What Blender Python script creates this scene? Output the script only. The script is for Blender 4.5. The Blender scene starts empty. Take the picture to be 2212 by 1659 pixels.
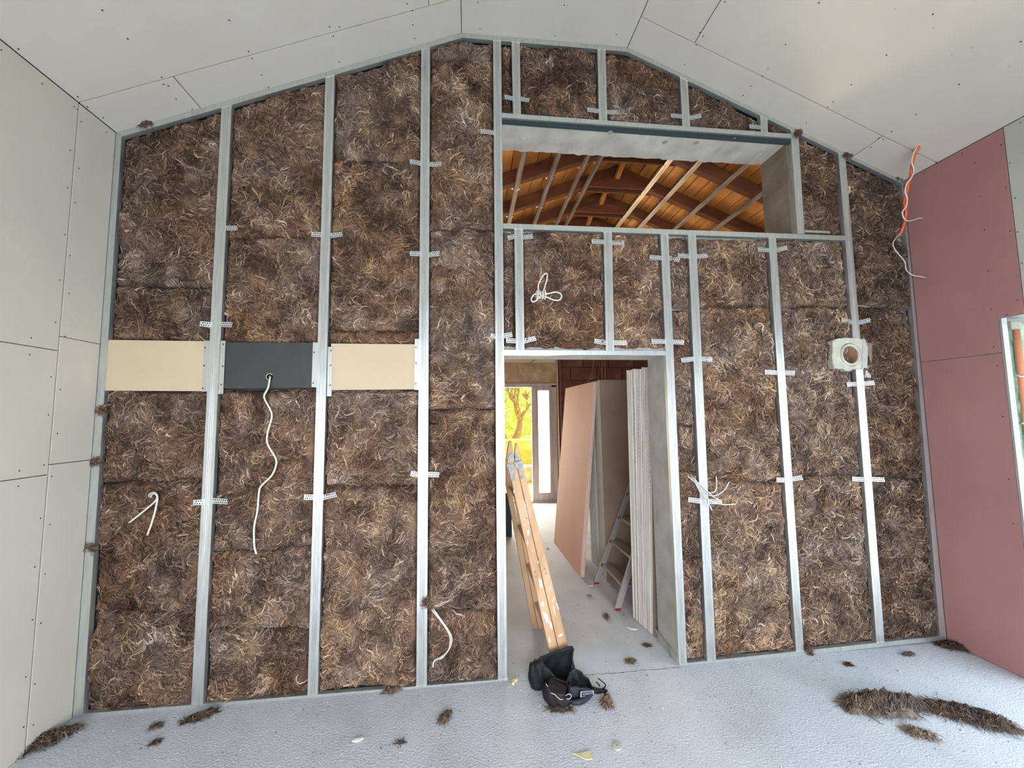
import bpy, bmesh, math, random
import numpy as np
from mathutils import Vector, Matrix

random.seed(7)
rng = np.random.default_rng(11)
SC = bpy.context.scene
COL = SC.collection

# ------------------------------------------------------------------ camera, world, sun, lights, exposure
F_PX, YAW, PITCH, ROLL = 847.33, 0.1135, 0.0803, -0.0104
CAM = Vector((0.0, -2.4257, 1.55))
fw = Vector((math.sin(YAW) * math.cos(PITCH), math.cos(YAW) * math.cos(PITCH), math.sin(PITCH)))
r0 = Vector((math.cos(YAW), -math.sin(YAW), 0))
u0 = r0.cross(fw)
RT = math.cos(ROLL) * r0 + math.sin(ROLL) * u0
UP = -math.sin(ROLL) * r0 + math.cos(ROLL) * u0
cd = bpy.data.cameras.new('camera')
cd.sensor_width = 36.0
cd.lens = 36.0 * F_PX / 2212.0
cd.clip_start = 0.05
cam = bpy.data.objects.new('camera', cd)
COL.objects.link(cam)
m = Matrix((RT, UP, -fw)).transposed().to_4x4()
m.translation = CAM
cam.matrix_world = m
SC.camera = cam

SC.view_settings.view_transform = 'Standard'
SC.view_settings.look = 'None'
SC.view_settings.gamma = 1.0
SC.view_settings.use_curve_mapping = False
SC.view_settings.exposure = 0.12
SC.cycles.use_denoising = True
SC.cycles.use_adaptive_sampling = True
SC.cycles.adaptive_threshold = 0.1
SC.cycles.adaptive_min_samples = 16
SC.cycles.max_bounces = 6
SC.cycles.diffuse_bounces = 3
SC.cycles.glossy_bounces = 2
SC.cycles.transparent_max_bounces = 4
SC.cycles.caustics_reflective = False
SC.cycles.caustics_refractive = False

W = bpy.data.worlds.new('sky')
SC.world = W
W.use_nodes = True
wn = W.node_tree.nodes
bg = wn['Background']
bg.inputs[0].default_value = (0.80, 0.90, 1.0, 1)
bg.inputs[1].default_value = 2.0

sl = bpy.data.lights.new('sun', 'SUN')
sl.energy = 14.0
sl.angle = 0.01
sl.color = (1.0, 0.93, 0.78)
so = bpy.data.objects.new('sun', sl)
so.rotation_euler = (math.radians(-38), math.radians(28), 0)
COL.objects.link(so)


def area(name, loc, direction, sx, sy, power, color):
    l = bpy.data.lights.new(name, 'AREA')
    l.shape = 'RECTANGLE'
    l.size, l.size_y = sx, sy
    l.energy = power
    l.color = color
    o = bpy.data.objects.new(name, l)
    d = Vector(direction)
    o.rotation_euler = d.to_track_quat('-Z', 'Y').to_euler()
    o.location = loc
    COL.objects.link(o)
    return o


# daylight through the real openings: glazed rear wall behind the camera, side door, far door
area('daylight_rear', (0.35, -4.25, 1.0), (0, 1, -0.80), 3.7, 1.9, 232, (0.90, 0.93, 1.0))
area('daylight_side', (3.50, -1.2, 1.05), (-1, 0, -0.45), 1.4, 2.0, 30, (0.74, 0.88, 1.0))
area('daylight_far', (0.95, 4.95, 1.05), (0, -1, -0.1), 1.4, 2.0, 145, (1.0, 0.90, 0.74))


# ------------------------------------------------------------------ pixel -> real plane (layout measurement only)
def ray(px, py):
    return fw * F_PX + RT * (px - 1106.0) + UP * (829.5 - py)


def on_y(px, py, y=0.0):
    d = ray(px, py)
    return CAM + d * ((y - CAM.y) / d.y)


def on_x(px, py, x):
    d = ray(px, py)
    return CAM + d * ((x - CAM.x) / d.x)


def on_z(px, py, z=0.0):
    d = ray(px, py)
    return CAM + d * ((z - CAM.z) / d.z)


# ------------------------------------------------------------------ helpers
def tag(o, label=None, cat=None, group=None, kind=None):
    if label: o['label'] = label
    if cat: o['category'] = cat
    if group: o['group'] = group
    if kind: o['kind'] = kind
    return o


def empty(name, loc=(0, 0, 0), **k):
    o = bpy.data.objects.new(name, None)
    o.location = loc
    o.empty_display_size = 0.05
    COL.objects.link(o)
    return tag(o, **k)


def link(name, me, mat, parent=None, smooth=False):
    if mat is not None:
        me.materials.append(mat)
    o = bpy.data.objects.new(name, me)
    COL.objects.link(o)
    if parent is not None:
        o.parent = parent
        o.matrix_parent_inverse = Matrix.Translation(-parent.location)
    if smooth:
        me.polygons.foreach_set('use_smooth', [True] * len(me.polygons))
    return o


def obj(name, bm, mat, parent=None, smooth=False, bevel=0.0):
    bmesh.ops.recalc_face_normals(bm, faces=bm.faces)
    if bevel > 0:
        bmesh.ops.bevel(bm, geom=list(bm.edges), offset=bevel, segments=1, affect='EDGES', clamp_overlap=True)
    me = bpy.data.meshes.new(name)
    bm.to_mesh(me)
    bm.free()
    return link(name, me, mat, parent, smooth)


def add_box(bm, lo, hi):
    x0, y0, z0 = lo
    x1, y1, z1 = hi
    v = [bm.verts.new(p) for p in ((x0, y0, z0), (x1, y0, z0), (x1, y1, z0), (x0, y1, z0),
                                   (x0, y0, z1), (x1, y0, z1), (x1, y1, z1), (x0, y1, z1))]
    for f in ((0, 3, 2, 1), (4, 5, 6, 7), (0, 1, 5, 4), (1, 2, 6, 5), (2, 3, 7, 6), (3, 0, 4, 7)):
        bm.faces.new([v[i] for i in f])


def box(name, lo, hi, mat, parent=None, bevel=0.0):
    bm = bmesh.new()
    add_box(bm, lo, hi)
    return obj(name, bm, mat, parent, bevel=bevel)


def add_hex(bm, a, b):
    """prism between two equally long point loops"""
    va = [bm.verts.new(p) for p in a]
    vb = [bm.verts.new(p) for p in b]
    n = len(a)
    bm.faces.new(va[::-1])
    bm.faces.new(vb)
    for i in range(n):
        j = (i + 1) % n
        bm.faces.new((va[i], va[j], vb[j], vb[i]))


def prism(name, a, b, mat, parent=None, bevel=0.0):
    bm = bmesh.new()
    add_hex(bm, a, b)
    return obj(name, bm, mat, parent, bevel=bevel)


def add_bar(bm, p, q, w, t, side=None):
    """rectangular bar from p to q; w along side, t across"""
    p, q = Vector(p), Vector(q)
    d = (q - p).normalized()
    s = Vector(side) if side is not None else d.orthogonal()
    s = (s - d * s.dot(d)).normalized()
    n = d.cross(s)
    o = [s * (w / 2) * i + n * (t / 2) * j for i, j in ((-1, -1), (1, -1), (1, 1), (-1, 1))]
    add_hex(bm, [p + k for k in o], [q + k for k in o])


def bar(name, p, q, w, t, mat, parent=None, side=None, bevel=0.0):
    bm = bmesh.new()
    add_bar(bm, p, q, w, t, side)
    return obj(name, bm, mat, parent, bevel=bevel)


def smooth_path(pts, n=6):
    P = [Vector(p) for p in pts]
    if len(P) < 3:
        return P
    P = [P[0] * 2 - P[1]] + P + [P[-1] * 2 - P[-2]]
    out = []
    for i in range(1, len(P) - 2):
        a, b, c, d = P[i - 1], P[i], P[i + 1], P[i + 2]
        for k in range(n):
            t = k / n
            out.append(0.5 * ((2 * b) + (c - a) * t + (2 * a - 5 * b + 4 * c - d) * t * t + (3 * b - a - 3 * c + d) * t ** 3))
    out.append(P[-2])
    return out


def add_tube(bm, pts, r, seg=8, n=6, cap=True):
    P = smooth_path(pts, n) if n > 1 else [Vector(p) for p in pts]
    rings = []
    prev = None
    for i, p in enumerate(P):
        t = (P[min(i + 1, len(P) - 1)] - P[max(i - 1, 0)])
        if t.length < 1e-9: t = Vector((0, 0, 1))
        t.normalize()
        s = t.orthogonal().normalized() if prev is None else (prev - t * prev.dot(t)).normalized()
        prev = s
        q = t.cross(s)
        rr = r(i / (len(P) - 1)) if callable(r) else r
        rings.append([bm.verts.new(p + (s * math.cos(a) + q * math.sin(a)) * rr) for a in [2 * math.pi * k / seg for k in range(seg)]])
    for a, b in zip(rings, rings[1:]):
        for k in range(seg):
            bm.faces.new((a[k], a[(k + 1) % seg], b[(k + 1) % seg], b[k]))
    if cap:
        bm.faces.new(rings[0][::-1])
        bm.faces.new(rings[-1])


def tube(name, pts, r, mat, parent=None, seg=8, n=6):
    bm = bmesh.new()
    add_tube(bm, pts, r, seg, n)
    return obj(name, bm, mat, parent, smooth=True)


def add_disc(bm, c, nrm, r, h=0.002, seg=8):
    c, nrm = Vector(c), Vector(nrm).normalized()
    s = nrm.orthogonal().normalized()
    q = nrm.cross(s)
    a = [c + (s * math.cos(2 * math.pi * k / seg) + q * math.sin(2 * math.pi * k / seg)) * r for k in range(seg)]
    add_hex(bm, a, [p + nrm * h for p in a])


# ------------------------------------------------------------------ materials
def mat(name, col, rough=0.8, metal=0.0, spec=0.3):
    M = bpy.data.materials.new(name)
    M.use_nodes = True
    b = M.node_tree.nodes['Principled BSDF']
    b.inputs['Base Color'].default_value = (*col, 1)
    b.inputs['Roughness'].default_value = rough
    b.inputs['Metallic'].default_value = metal
    b.inputs['Specular IOR Level'].default_value = spec
    return M


def nodes(M):
    nt = M.node_tree
    return nt, nt.nodes, nt.links, nt.nodes['Principled BSDF']


def mottled(name, stops, scale=8.0, rough=0.85, metal=0.0, spec=0.3, detail=6.0, stretch=(1, 1, 1), bump=0.0, bscale=None,
            bdist=0.01, warp=0.0, rvar=0.0):
    """noise through a colour ramp, in object/world space, with fine relief"""
    M = mat(name, stops[0][1], rough, metal, spec)
    nt, N, L, b = nodes(M)
    tc = N.new('ShaderNodeTexCoord')
    mp = N.new('ShaderNodeMapping')
    mp.inputs['Scale'].default_value = stretch
    L.new(tc.outputs['Object'], mp.inputs[0])
    nz = N.new('ShaderNodeTexNoise')
    nz.inputs['Scale'].default_value = scale
    nz.inputs['Detail'].default_value = detail
    nz.inputs['Distortion'].default_value = warp
    L.new(mp.outputs[0], nz.inputs['Vector'])
    cr = N.new('ShaderNodeValToRGB')
    e = cr.color_ramp.elements
    e[0].position, e[0].color = stops[0][0], (*stops[0][1], 1)
    e[1].position, e[1].color = stops[-1][0], (*stops[-1][1], 1)
    for p, c in stops[1:-1]:
        x = e.new(p)
        x.color = (*c, 1)
    L.new(nz.outputs[0], cr.inputs[0])
    L.new(cr.outputs[0], b.inputs['Base Color'])
    if rvar:
        mr = N.new('ShaderNodeMapRange')
        mr.inputs[3].default_value = rough - rvar
        mr.inputs[4].default_value = rough + rvar
        L.new(nz.outputs[0], mr.inputs[0])
        L.new(mr.outputs[0], b.inputs['Roughness'])
    if bump:
        n2 = N.new('ShaderNodeTexNoise')
        n2.inputs['Scale'].default_value = bscale or scale * 6
        n2.inputs['Detail'].default_value = 5
        L.new(mp.outputs[0], n2.inputs['Vector'])
        bp = N.new('ShaderNodeBump')
        bp.inputs['Strength'].default_value = bump
        bp.inputs['Distance'].default_value = bdist
        L.new(n2.outputs[0], bp.inputs['Height'])
        L.new(bp.outputs[0], b.inputs['Normal'])
    return M


GYP = mottled('gypsum_paper', [(0.35, (0.58, 0.55, 0.465)), (0.7, (0.62, 0.59, 0.50))], 2.2, 0.85, bump=0.05, bscale=300, bdist=0.001)
GYPG = mottled('gypsum_paper_green', [(0.35, (0.47, 0.47, 0.40)), (0.7, (0.51, 0.51, 0.45))], 2.5, 0.85)
GYPE = mottled('gypsum_edge_paper', [(0.35, (0.60, 0.57, 0.51)), (0.7, (0.74, 0.71, 0.65))], 9, 0.85, stretch=(1, 6, .4))
GYPEDGE = mat('gypsum_core', (0.66, 0.64, 0.60), 0.9)
PINK = mottled('pink_board_paper', [(0.35, (0.365, 0.185, 0.175)), (0.7, (0.41, 0.21, 0.20))], 2.5, 0.7)
PINK2 = mottled('pink_board_paper_light', [(0.35, (0.66, 0.38, 0.30)), (0.7, (0.72, 0.43, 0.34))], 2.5, 0.7)
CREAM = mottled('cream_board_paper', [(0.35, (0.53, 0.42, 0.29)), (0.7, (0.57, 0.455, 0.315))], 2.0, 0.75)
KRAFT = mottled('brown_board_paper', [(0.35, (0.20, 0.14, 0.105)), (0.7, (0.25, 0.18, 0.14))], 3.0, 0.85)
STEEL = mottled('galvanised_steel', [(0.3, (0.56, 0.58, 0.565)), (0.5, (0.63, 0.65, 0.635)), (0.75, (0.69, 0.71, 0.695))], 60, 0.36,
                metal=0.80, spec=0.5, stretch=(1, 1, 0.12), rvar=0.06)
STEELH = mottled('perforated_steel', [(0.3, (0.56, 0.59, 0.60)), (0.7, (0.68, 0.70, 0.71))], 90, 0.45, metal=0.6, spec=0.5)
STEELB = mottled('weathered_steel', [(0.3, (0.34, 0.24, 0.19)), (0.7, (0.62, 0.52, 0.45))], 14, 0.4, metal=0.7, stretch=(1, 0.2, 1))
SCREW = mat('black_screw', (0.03, 0.03, 0.03), 0.5, 0.5)
CONC = mottled('raw_concrete', [(0.3, (0.33, 0.33, 0.30)), (0.6, (0.44, 0.44, 0.41)), (0.8, (0.50, 0.50, 0.47))], 7, 0.92, bump=0.35, bscale=70, bdist=0.004)
LINTEL = mottled('stained_lintel', [(0.3, (0.36, 0.24, 0.14)), (0.6, (0.50, 0.36, 0.23)), (0.8, (0.58, 0.43, 0.28))], 5, 0.9, warp=1.5)
DARKGAP = mat('dark_board_and_shadow_gap', (0.035, 0.05, 0.05), 0.9)
BLACKB = mottled('black_board_face', [(0.35, (0.032, 0.036, 0.034)), (0.68, (0.042, 0.046, 0.043)), (0.85, (0.12, 0.125, 0.12))], 9, 0.5, spec=0.5, detail=9)
CABLE = mat('cream_cable_sheath', (0.66, 0.62, 0.55), 0.45, spec=0.5)
CABLEG = mat('grey_cable_sheath', (0.58, 0.58, 0.56), 0.45, spec=0.5)
ORANGE = mat('orange_conduit', (0.80, 0.115, 0.02), 0.4, spec=0.5)
WOODL = mottled('varnished_ladder_wood', [(0.25, (0.36, 0.20, 0.105)), (0.5, (0.55, 0.34, 0.19)), (0.72, (0.62, 0.40, 0.24)), (0.80, (0.75, 0.70, 0.60))],
                7, 0.55, stretch=(1, 1, 0.35), detail=5, warp=0.6, bump=0.1, bscale=60, bdist=0.001)
PAINT = mat('dried_white_paint', (0.80, 0.80, 0.76), 0.7)
ALU = mat('aluminium', (0.42, 0.39, 0.37), 0.45, 0.7, 0.5)
ZINC = mottled('zinc_plated', [(0.3, (0.20, 0.20, 0.19)), (0.7, (0.34, 0.34, 0.32))], 50, 0.55, metal=0.35)
RED = mat('red_plastic', (0.22, 0.015, 0.014), 0.5)
BRICK = mottled('fired_block', [(0.3, (0.12, 0.048, 0.034)), (0.6, (0.18, 0.075, 0.052)), (0.85, (0.27, 0.15, 0.12))], 4, 0.9, bump=0.3, bscale=60, bdist=0.003)
MORTAR = mat('mortar', (0.36, 0.24, 0.18), 0.95)
PEACH = mat('peach_plaster', (0.80, 0.62, 0.45), 0.9)
FRAME = mottled('window_frame_wood', [(0.3, (0.38, 0.30, 0.27)), (0.7, (0.54, 0.45, 0.41))], 12, 0.6, stretch=(1, 1, 0.15))
NYLON = mottled('black_nylon', [(0.3, (0.004, 0.004, 0.006)), (0.62, (0.008, 0.008, 0.012)), (0.85, (0.035, 0.038, 0.05))], 14, 0.7, spec=0.4, bump=0.35, bscale=70, bdist=0.004, warp=0.8)
NYLONB = mottled('grey_blue_nylon', [(0.3, (0.008, 0.010, 0.015)), (0.58, (0.016, 0.021, 0.03)), (0.8, (0.12, 0.135, 0.17))], 16, 0.6, spec=0.45, bump=0.4, bscale=60, bdist=0.004, warp=1.0)
NYLONR = mottled('brown_black_nylon', [(0.3, (0.010, 0.008, 0.010)), (0.7, (0.022, 0.018, 0.021))], 18, 0.7, bump=0.35, bscale=70, bdist=0.004)
PIPING = mat('pale_piping', (0.72, 0.66, 0.42), 0.6)
PATCH = mat('label_grey', (0.42, 0.45, 0.52), 0.6)
PATCHD = mat('label_dark', (0.02, 0.022, 0.03), 0.6)
PIPEC = mottled('chimney_block', [(0.3, (0.38, 0.38, 0.31)), (0.7, (0.52, 0.51, 0.43))], 20, 0.95, bump=0.5, bscale=80, bdist=0.004)
CLAY = mottled('clay_flue', [(0.3, (0.34, 0.20, 0.11)), (0.7, (0.46, 0.29, 0.17))], 10, 0.8)
FOAM = mottled('green_foam', [(0.3, (0.26, 0.46, 0.33)), (0.7, (0.45, 0.66, 0.50))], 16, 0.85, bump=0.8, bscale=45, bdist=0.01)
TERRA = mottled('terracotta_tube', [(0.3, (0.68, 0.26, 0.13)), (0.7, (0.76, 0.33, 0.19))], 12, 0.7)
CARD = mat('cream_card', (0.70, 0.62, 0.36), 0.8)
CHIP = mat('plaster_chip', (0.72, 0.70, 0.62), 0.9)
GRIT = mottled('grit', [(0.4, (0.12, 0.11, 0.10)), (0.6, (0.60, 0.60, 0.58))], 9, 0.95)
GRASS = mottled('dry_grass', [(0.3, (0.50, 0.42, 0.07)), (0.6, (0.72, 0.64, 0.16)), (0.8, (0.80, 0.70, 0.35))], 3, 0.95)
LEAF = mottled('sunlit_leaf', [(0.3, (0.28, 0.40, 0.06)), (0.7, (0.60, 0.66, 0.14))], 4, 0.8)
BARK = mat('bark', (0.34, 0.20, 0.12), 0.9)
STONEW = mottled('stone_wall', [(0.35, (0.42, 0.30, 0.20)), (0.6, (0.72, 0.60, 0.45))], 5, 0.95)
INK = mat('print_ink', (0.36, 0.36, 0.38), 0.8)

# concrete floor, with some of the skylight's blue put into its colour
FLOOR = mottled('concrete_floor', [(0.28, (0.49, 0.515, 0.55)), (0.5, (0.575, 0.61, 0.665)), (0.75, (0.63, 0.67, 0.73))], 2.4, 0.80, spec=0.35, detail=8, bump=0.75, bscale=95, bdist=0.006)
nt, N, L, b = nodes(FLOOR)
tc = N.new('ShaderNodeTexCoord')
vz = N.new('ShaderNodeTexNoise')
vz.inputs['Scale'].default_value = 42
vz.inputs['Detail'].default_value = 3
L.new(tc.outputs['Object'], vz.inputs['Vector'])
cr = N.new('ShaderNodeValToRGB')
cr.color_ramp.elements[0].position = 0.685
cr.color_ramp.elements[0].color = (1, 1, 1, 1)
cr.color_ramp.elements[1].position = 0.73
cr.color_ramp.elements[1].color = (0.42, 0.40, 0.38, 1)
L.new(vz.outputs[0], cr.inputs[0])
mx = N.new('ShaderNodeMix')
mx.data_type = 'RGBA'
mx.blend_type = 'MULTIPLY'
mx.inputs[0].default_value = 1.0
src = b.inputs['Base Color'].links[0].from_socket
L.new(src, mx.inputs[6])
L.new(cr.outputs[0], mx.inputs[7])
L.new(mx.outputs[2], b.inputs['Base Color'])

# planks: grain along Y, knots, own tone per plank
PLANK = mat('pine_plank', (0.6, 0.3, 0.1), 0.6)
nt, N, L, b = nodes(PLANK)
tc = N.new('ShaderNodeTexCoord')
mp = N.new('ShaderNodeMapping')
mp.inputs['Scale'].default_value = (9, 0.8, 9)
oi = N.new('ShaderNodeObjectInfo')
L.new(tc.outputs['Object'], mp.inputs[0])
nz = N.new('ShaderNodeTexNoise')
nz.noise_dimensions = '4D'
nz.inputs['Scale'].default_value = 1.4
nz.inputs['Detail'].default_value = 6
nz.inputs['Distortion'].default_value = 0.8
mu = N.new('ShaderNodeMath')
mu.operation = 'MULTIPLY'
mu.inputs[1].default_value = 40
L.new(oi.outputs['Random'], mu.inputs[0])
L.new(mp.outputs[0], nz.inputs['Vector'])
L.new(mu.outputs[0], nz.inputs['W'])
cr = N.new('ShaderNodeValToRGB')
e = cr.color_ramp.elements
e[0].position, e[0].color = 0.3, (0.56, 0.19, 0.04, 1)
e[1].position, e[1].color = 0.72, (0.86, 0.39, 0.11, 1)
x = e.new(0.5); x.color = (0.72, 0.29, 0.07, 1)
L.new(nz.outputs[0], cr.inputs[0])
kn = N.new('ShaderNodeTexVoronoi')
kn.inputs['Scale'].default_value = 3.3
L.new(tc.outputs['Object'], kn.inputs['Vector'])
kr = N.new('ShaderNodeValToRGB')
kr.color_ramp.elements[0].position, kr.color_ramp.elements[0].color = 0.05, (0.30, 0.18, 0.1, 1)
kr.color_ramp.elements[1].position, kr.color_ramp.elements[1].color = 0.10, (1, 1, 1, 1)
L.new(kn.outputs['Distance'], kr.inputs[0])
mx = N.new('ShaderNodeMix'); mx.data_type = 'RGBA'; mx.blend_type = 'MULTIPLY'; mx.inputs[0].default_value = 1
L.new(cr.outputs[0], mx.inputs[6]); L.new(kr.outputs[0], mx.inputs[7])
L.new(mx.outputs[2], b.inputs['Base Color'])
RAFTER = mottled('dark_stained_timber', [(0.3, (0.11, 0.036, 0.015)), (0.7, (0.21, 0.075, 0.03))], 8, 0.6, stretch=(0.3, 1, 1), detail=6)

# mineral wool: tone attribute drives dark-brown .. tan strands, dust attribute greys it
WOOL = mat('mineral_wool', (0.2, 0.13, 0.09), 0.95, spec=0.15)
nt, N, L, b = nodes(WOOL)
at = N.new('ShaderNodeAttribute'); at.attribute_name = 'tone'
ad = N.new('ShaderNodeAttribute'); ad.attribute_name = 'dust'
tc = N.new('ShaderNodeTexCoord')
w1 = N.new('ShaderNodeTexNoise'); w1.inputs['Scale'].default_value = 14; w1.inputs['Detail'].default_value = 3
L.new(tc.outputs['Object'], w1.inputs['Vector'])
ms = N.new('ShaderNodeVectorMath'); ms.operation = 'MULTIPLY_ADD'
ms.inputs[1].default_value = (0.35, 0.35, 0.35)
L.new(w1.outputs['Color'], ms.inputs[0]); L.new(tc.outputs['Object'], ms.inputs[2])
w2 = N.new('ShaderNodeTexNoise'); w2.inputs['Scale'].default_value = 60; w2.inputs['Detail'].default_value = 4
L.new(ms.outputs[0], w2.inputs['Vector'])
a1 = N.new('ShaderNodeMath'); a1.operation = 'MULTIPLY_ADD'; a1.inputs[1].default_value = 0.55; a1.inputs[2].default_value = -0.275
L.new(w2.outputs[0], a1.inputs[0])
a2 = N.new('ShaderNodeMath'); a2.operation = 'ADD'; a2.use_clamp = True
L.new(a1.outputs[0], a2.inputs[0]); L.new(at.outputs['Fac'], a2.inputs[1])
cr = N.new('ShaderNodeValToRGB')
e = cr.color_ramp.elements
e[0].position, e[0].color = 0.05, (0.050, 0.027, 0.018, 1)
e[1].position, e[1].color = 0.98, (0.62, 0.46, 0.32, 1)
x = e.new(0.33); x.color = (0.135, 0.078, 0.051, 1)
x = e.new(0.62); x.color = (0.275, 0.172, 0.112, 1)
L.new(a2.outputs[0], cr.inputs[0])
hs = N.new('ShaderNodeHueSaturation'); hs.inputs['Saturation'].default_value = 0.38; hs.inputs['Value'].default_value = 0.98
L.new(cr.outputs[0], hs.inputs['Color'])
mx = N.new('ShaderNodeMix'); mx.data_type = 'RGBA'
L.new(ad.outputs['Fac'], mx.inputs[0]); L.new(cr.outputs[0], mx.inputs[6]); L.new(hs.outputs[0], mx.inputs[7])
hn = N.new('ShaderNodeTexNoise'); hn.inputs['Scale'].default_value = 7; hn.inputs['Detail'].default_value = 5
L.new(tc.outputs['Object'], hn.inputs['Vector'])
hr = N.new('ShaderNodeValToRGB')
hr.color_ramp.elements[0].position, hr.color_ramp.elements[0].color = 0.36, (0.96, 0.94, 0.98, 1)
hr.color_ramp.elements[1].position, hr.color_ramp.elements[1].color = 0.64, (1.08, 1.02, 0.88, 1)
L.new(hn.outputs[0], hr.inputs[0])
m3 = N.new('ShaderNodeMix'); m3.data_type = 'RGBA'; m3.blend_type = 'MULTIPLY'; m3.inputs[0].default_value = 1
L.new(mx.outputs[2], m3.inputs[6]); L.new(hr.outputs[0], m3.inputs[7])
L.new(m3.outputs[2], b.inputs['Base Color'])
bp = N.new('ShaderNodeBump'); bp.inputs['Strength'].default_value = 0.7; bp.inputs['Distance'].default_value = 0.006
L.new(w2.outputs[0], bp.inputs['Height']); L.new(bp.outputs[0], b.inputs['Normal'])

# ------------------------------------------------------------------ the setting
XL, XR = -2.05, 3.203
YB = -4.2
ROOF = [(-2.05, 3.231), (-0.036, 4.083), (1.111, 4.098), (3.203, 3.247)]


def roof_z(x):
    return float(np.interp(x, [p[0] for p in ROOF], [p[1] for p in ROOF]))


def poly_xz(name, pts, y0, y1, m, parent=None):
    return prism(name, [(x, y0, z) for x, z in pts], [(x, y1, z) for x, z in pts], m, parent)


# floor
fl = box('floor', (-2.6, YB - 0.3, -0.12), (4.6, 4.66, 0.0), FLOOR)
tag(fl, kind='structure')
# ragged threshold joint across the doorway
bm = bmesh.new()
a, c = on_z(1095, 1474), on_z(1469, 1441)
pp = []
for i in range(40):
    t = i / 39
    p = a.lerp(c, t)
    pp.append(Vector((p.x, p.y + random.uniform(-.005, .005), 0.0005)))
for i in range(39):
    w = random.uniform(.0006, .0022) if i > 14 else .0008
    d = Vector((0, w, 0))
    bm.faces.new([bm.verts.new(q) for q in (pp[i] - d, pp[i + 1] - d, pp[i + 1] + d, pp[i] + d)])
tag(obj('threshold_joint', bm, SCREW, fl), kind='stuff')

# masonry between the rooms, with door and high opening
OX0, OX1, OX2 = 0.20, 1.305, 2.30
Y0M, Y1M = 0.062, 0.27
wall = empty('wall_back', (0, 0.15, 0), kind='structure')
bmw = bmesh.new()
for pts in ([(-2.3, 0), (OX0, 0), (OX0, 4.07), (-0.036, 4.07), (-2.3, 3.10)],
            [(OX0, 1.945), (OX1, 1.945), (OX1, 2.78), (OX0, 2.78)],
            [(OX1, 0), (3.45, 0), (3.45, 2.79), (OX1, 2.79)],
            [(OX2, 2.79), (3.45, 2.79), (3.45, 3.14), (OX2, 3.60)],
            [(OX0, 3.50), (OX2, 3.50), (OX2, 3.60), (1.11, 4.075), (OX0, 4.07)]):
    add_hex(bmw, [(x, Y0M, z) for x, z in pts], [(x, Y1M, z) for x, z in pts])
obj('masonry', bmw, CONC, wall)
# concrete reveals reach forward to the metal frame
box('door_jamb', (1.300, 0.012, 0.0), (1.36, Y1M + .003, 1.945), CONC, wall, bevel=0.004)
box('door_soffit', (OX0, 0.03, 1.942), (1.30, Y1M + .003, 1.99), CONC, wall)
# high soffit with its rough lower edge, and formwork plugs
bm = bmesh.new()
n = 60
top, lo, back = [], [], []
for i in range(n + 1):
    x = OX0 + 0.03 + (OX2 + .02 - OX0 - .03) * i / n
    z = 3.475 + 0.02 * i / n
    lo.append(bm.verts.new((x, 0.035, z)))
    back.append(bm.verts.new((x, Y1M + random.uniform(-.004, .010), z + random.uniform(-.004, .004))))
    top.append(bm.verts.new((x, 0.035, z + 0.05)))
for i in range(n):
    bm.faces.new((lo[i], lo[i + 1], back[i + 1], back[i]))
    bm.faces.new((top[i], top[i + 1], lo[i + 1], lo[i]))
obj('ring_beam_soffit', bm, CONC, wall)
bm = bmesh.new()
for px, py in ((1318, 285), (1436, 307), (1504, 309), (1584, 303)):
    p = on_z(px, py, 3.487)
    add_disc(bm, (p.x, p.y, 3.4765 + .02 * (p.x - OX0) / 2.1), (0, 0, -1), 0.019, 0.003, 14)
obj('formwork_plug', bm, mat('plug_grey', (0.24, 0.24, 0.23), 0.9), wall)
CONCD = mottled('shaded_dirty_reveal', [(0.3, (0.15, 0.12, 0.09)), (0.6, (0.20, 0.16, 0.125)), (0.8, (0.27, 0.22, 0.18))], 6, 0.95, bump=0.4, bscale=60, bdist=0.004)  # dirty concrete, browner and darker to carry the reveal's shade in its colour
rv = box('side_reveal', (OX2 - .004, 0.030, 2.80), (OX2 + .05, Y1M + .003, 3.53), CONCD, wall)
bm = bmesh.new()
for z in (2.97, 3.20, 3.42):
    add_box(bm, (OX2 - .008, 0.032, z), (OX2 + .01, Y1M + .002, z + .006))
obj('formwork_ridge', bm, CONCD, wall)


# plasterboard sheets: a thin backing wall plus separate boards
def plate(name, pts, nrm, th, m, parent):
    n_ = Vector(nrm)
    return prism(name, [Vector(p) for p in pts], [Vector(p) + n_ * th for p in pts], m, parent, bevel=0.0008)


wl = box('wall_left', (XL - 0.16, YB, 0), (XL - 0.0128, 0.27, 3.2), DARKGAP)
tag(wl, kind='structure')
G = 0.0018
for (ya, yb, za, zb) in ((-.22, 0.0, 0.0, 1.332), (-.22, 0.0, 1.332, 1.974), (-.22, 0.0, 1.974, 3.2300),
                         (-1.46, -.223, 0, 1.284), (-1.46, -.223, 1.284, 1.90), (-1.46, -.223, 1.90, 3.2300),
                         (-2.7, -1.46, 0, 1.9), (-2.7, -1.46, 1.9, 3.2300), (YB, -2.7, 0, 3.2300)):
    x = XL
    plate('panel', [(x, ya + G, za + G), (x, yb - G, za + G), (x, yb - G, zb - G), (x, ya + G, zb - G)], (-1, 0, 0), .0125, GYP, wl)
bm = bmesh.new()
for i in range(14):
    z = 0.08 + i * 0.235
    for y in (-.200, -.243):
        add_disc(bm, (XL, y + random.uniform(-.006, .006), z + random.uniform(-.03, .03) + (0.06 if y < -.22 else 0)), (1, 0, 0), .0034, .0006)
for z in (1.86, 1.94, 1.32, 1.25):
    for y in (-.35, -.6):
        add_disc(bm, (XL, y, z), (1, 0, 0), .0034, .0006)
for i in range(9):
    add_disc(bm, (XL, -.62 + random.uniform(-.01, .01), .2 + .33 * i), (1, 0, 0), .0034, .0006)
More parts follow.
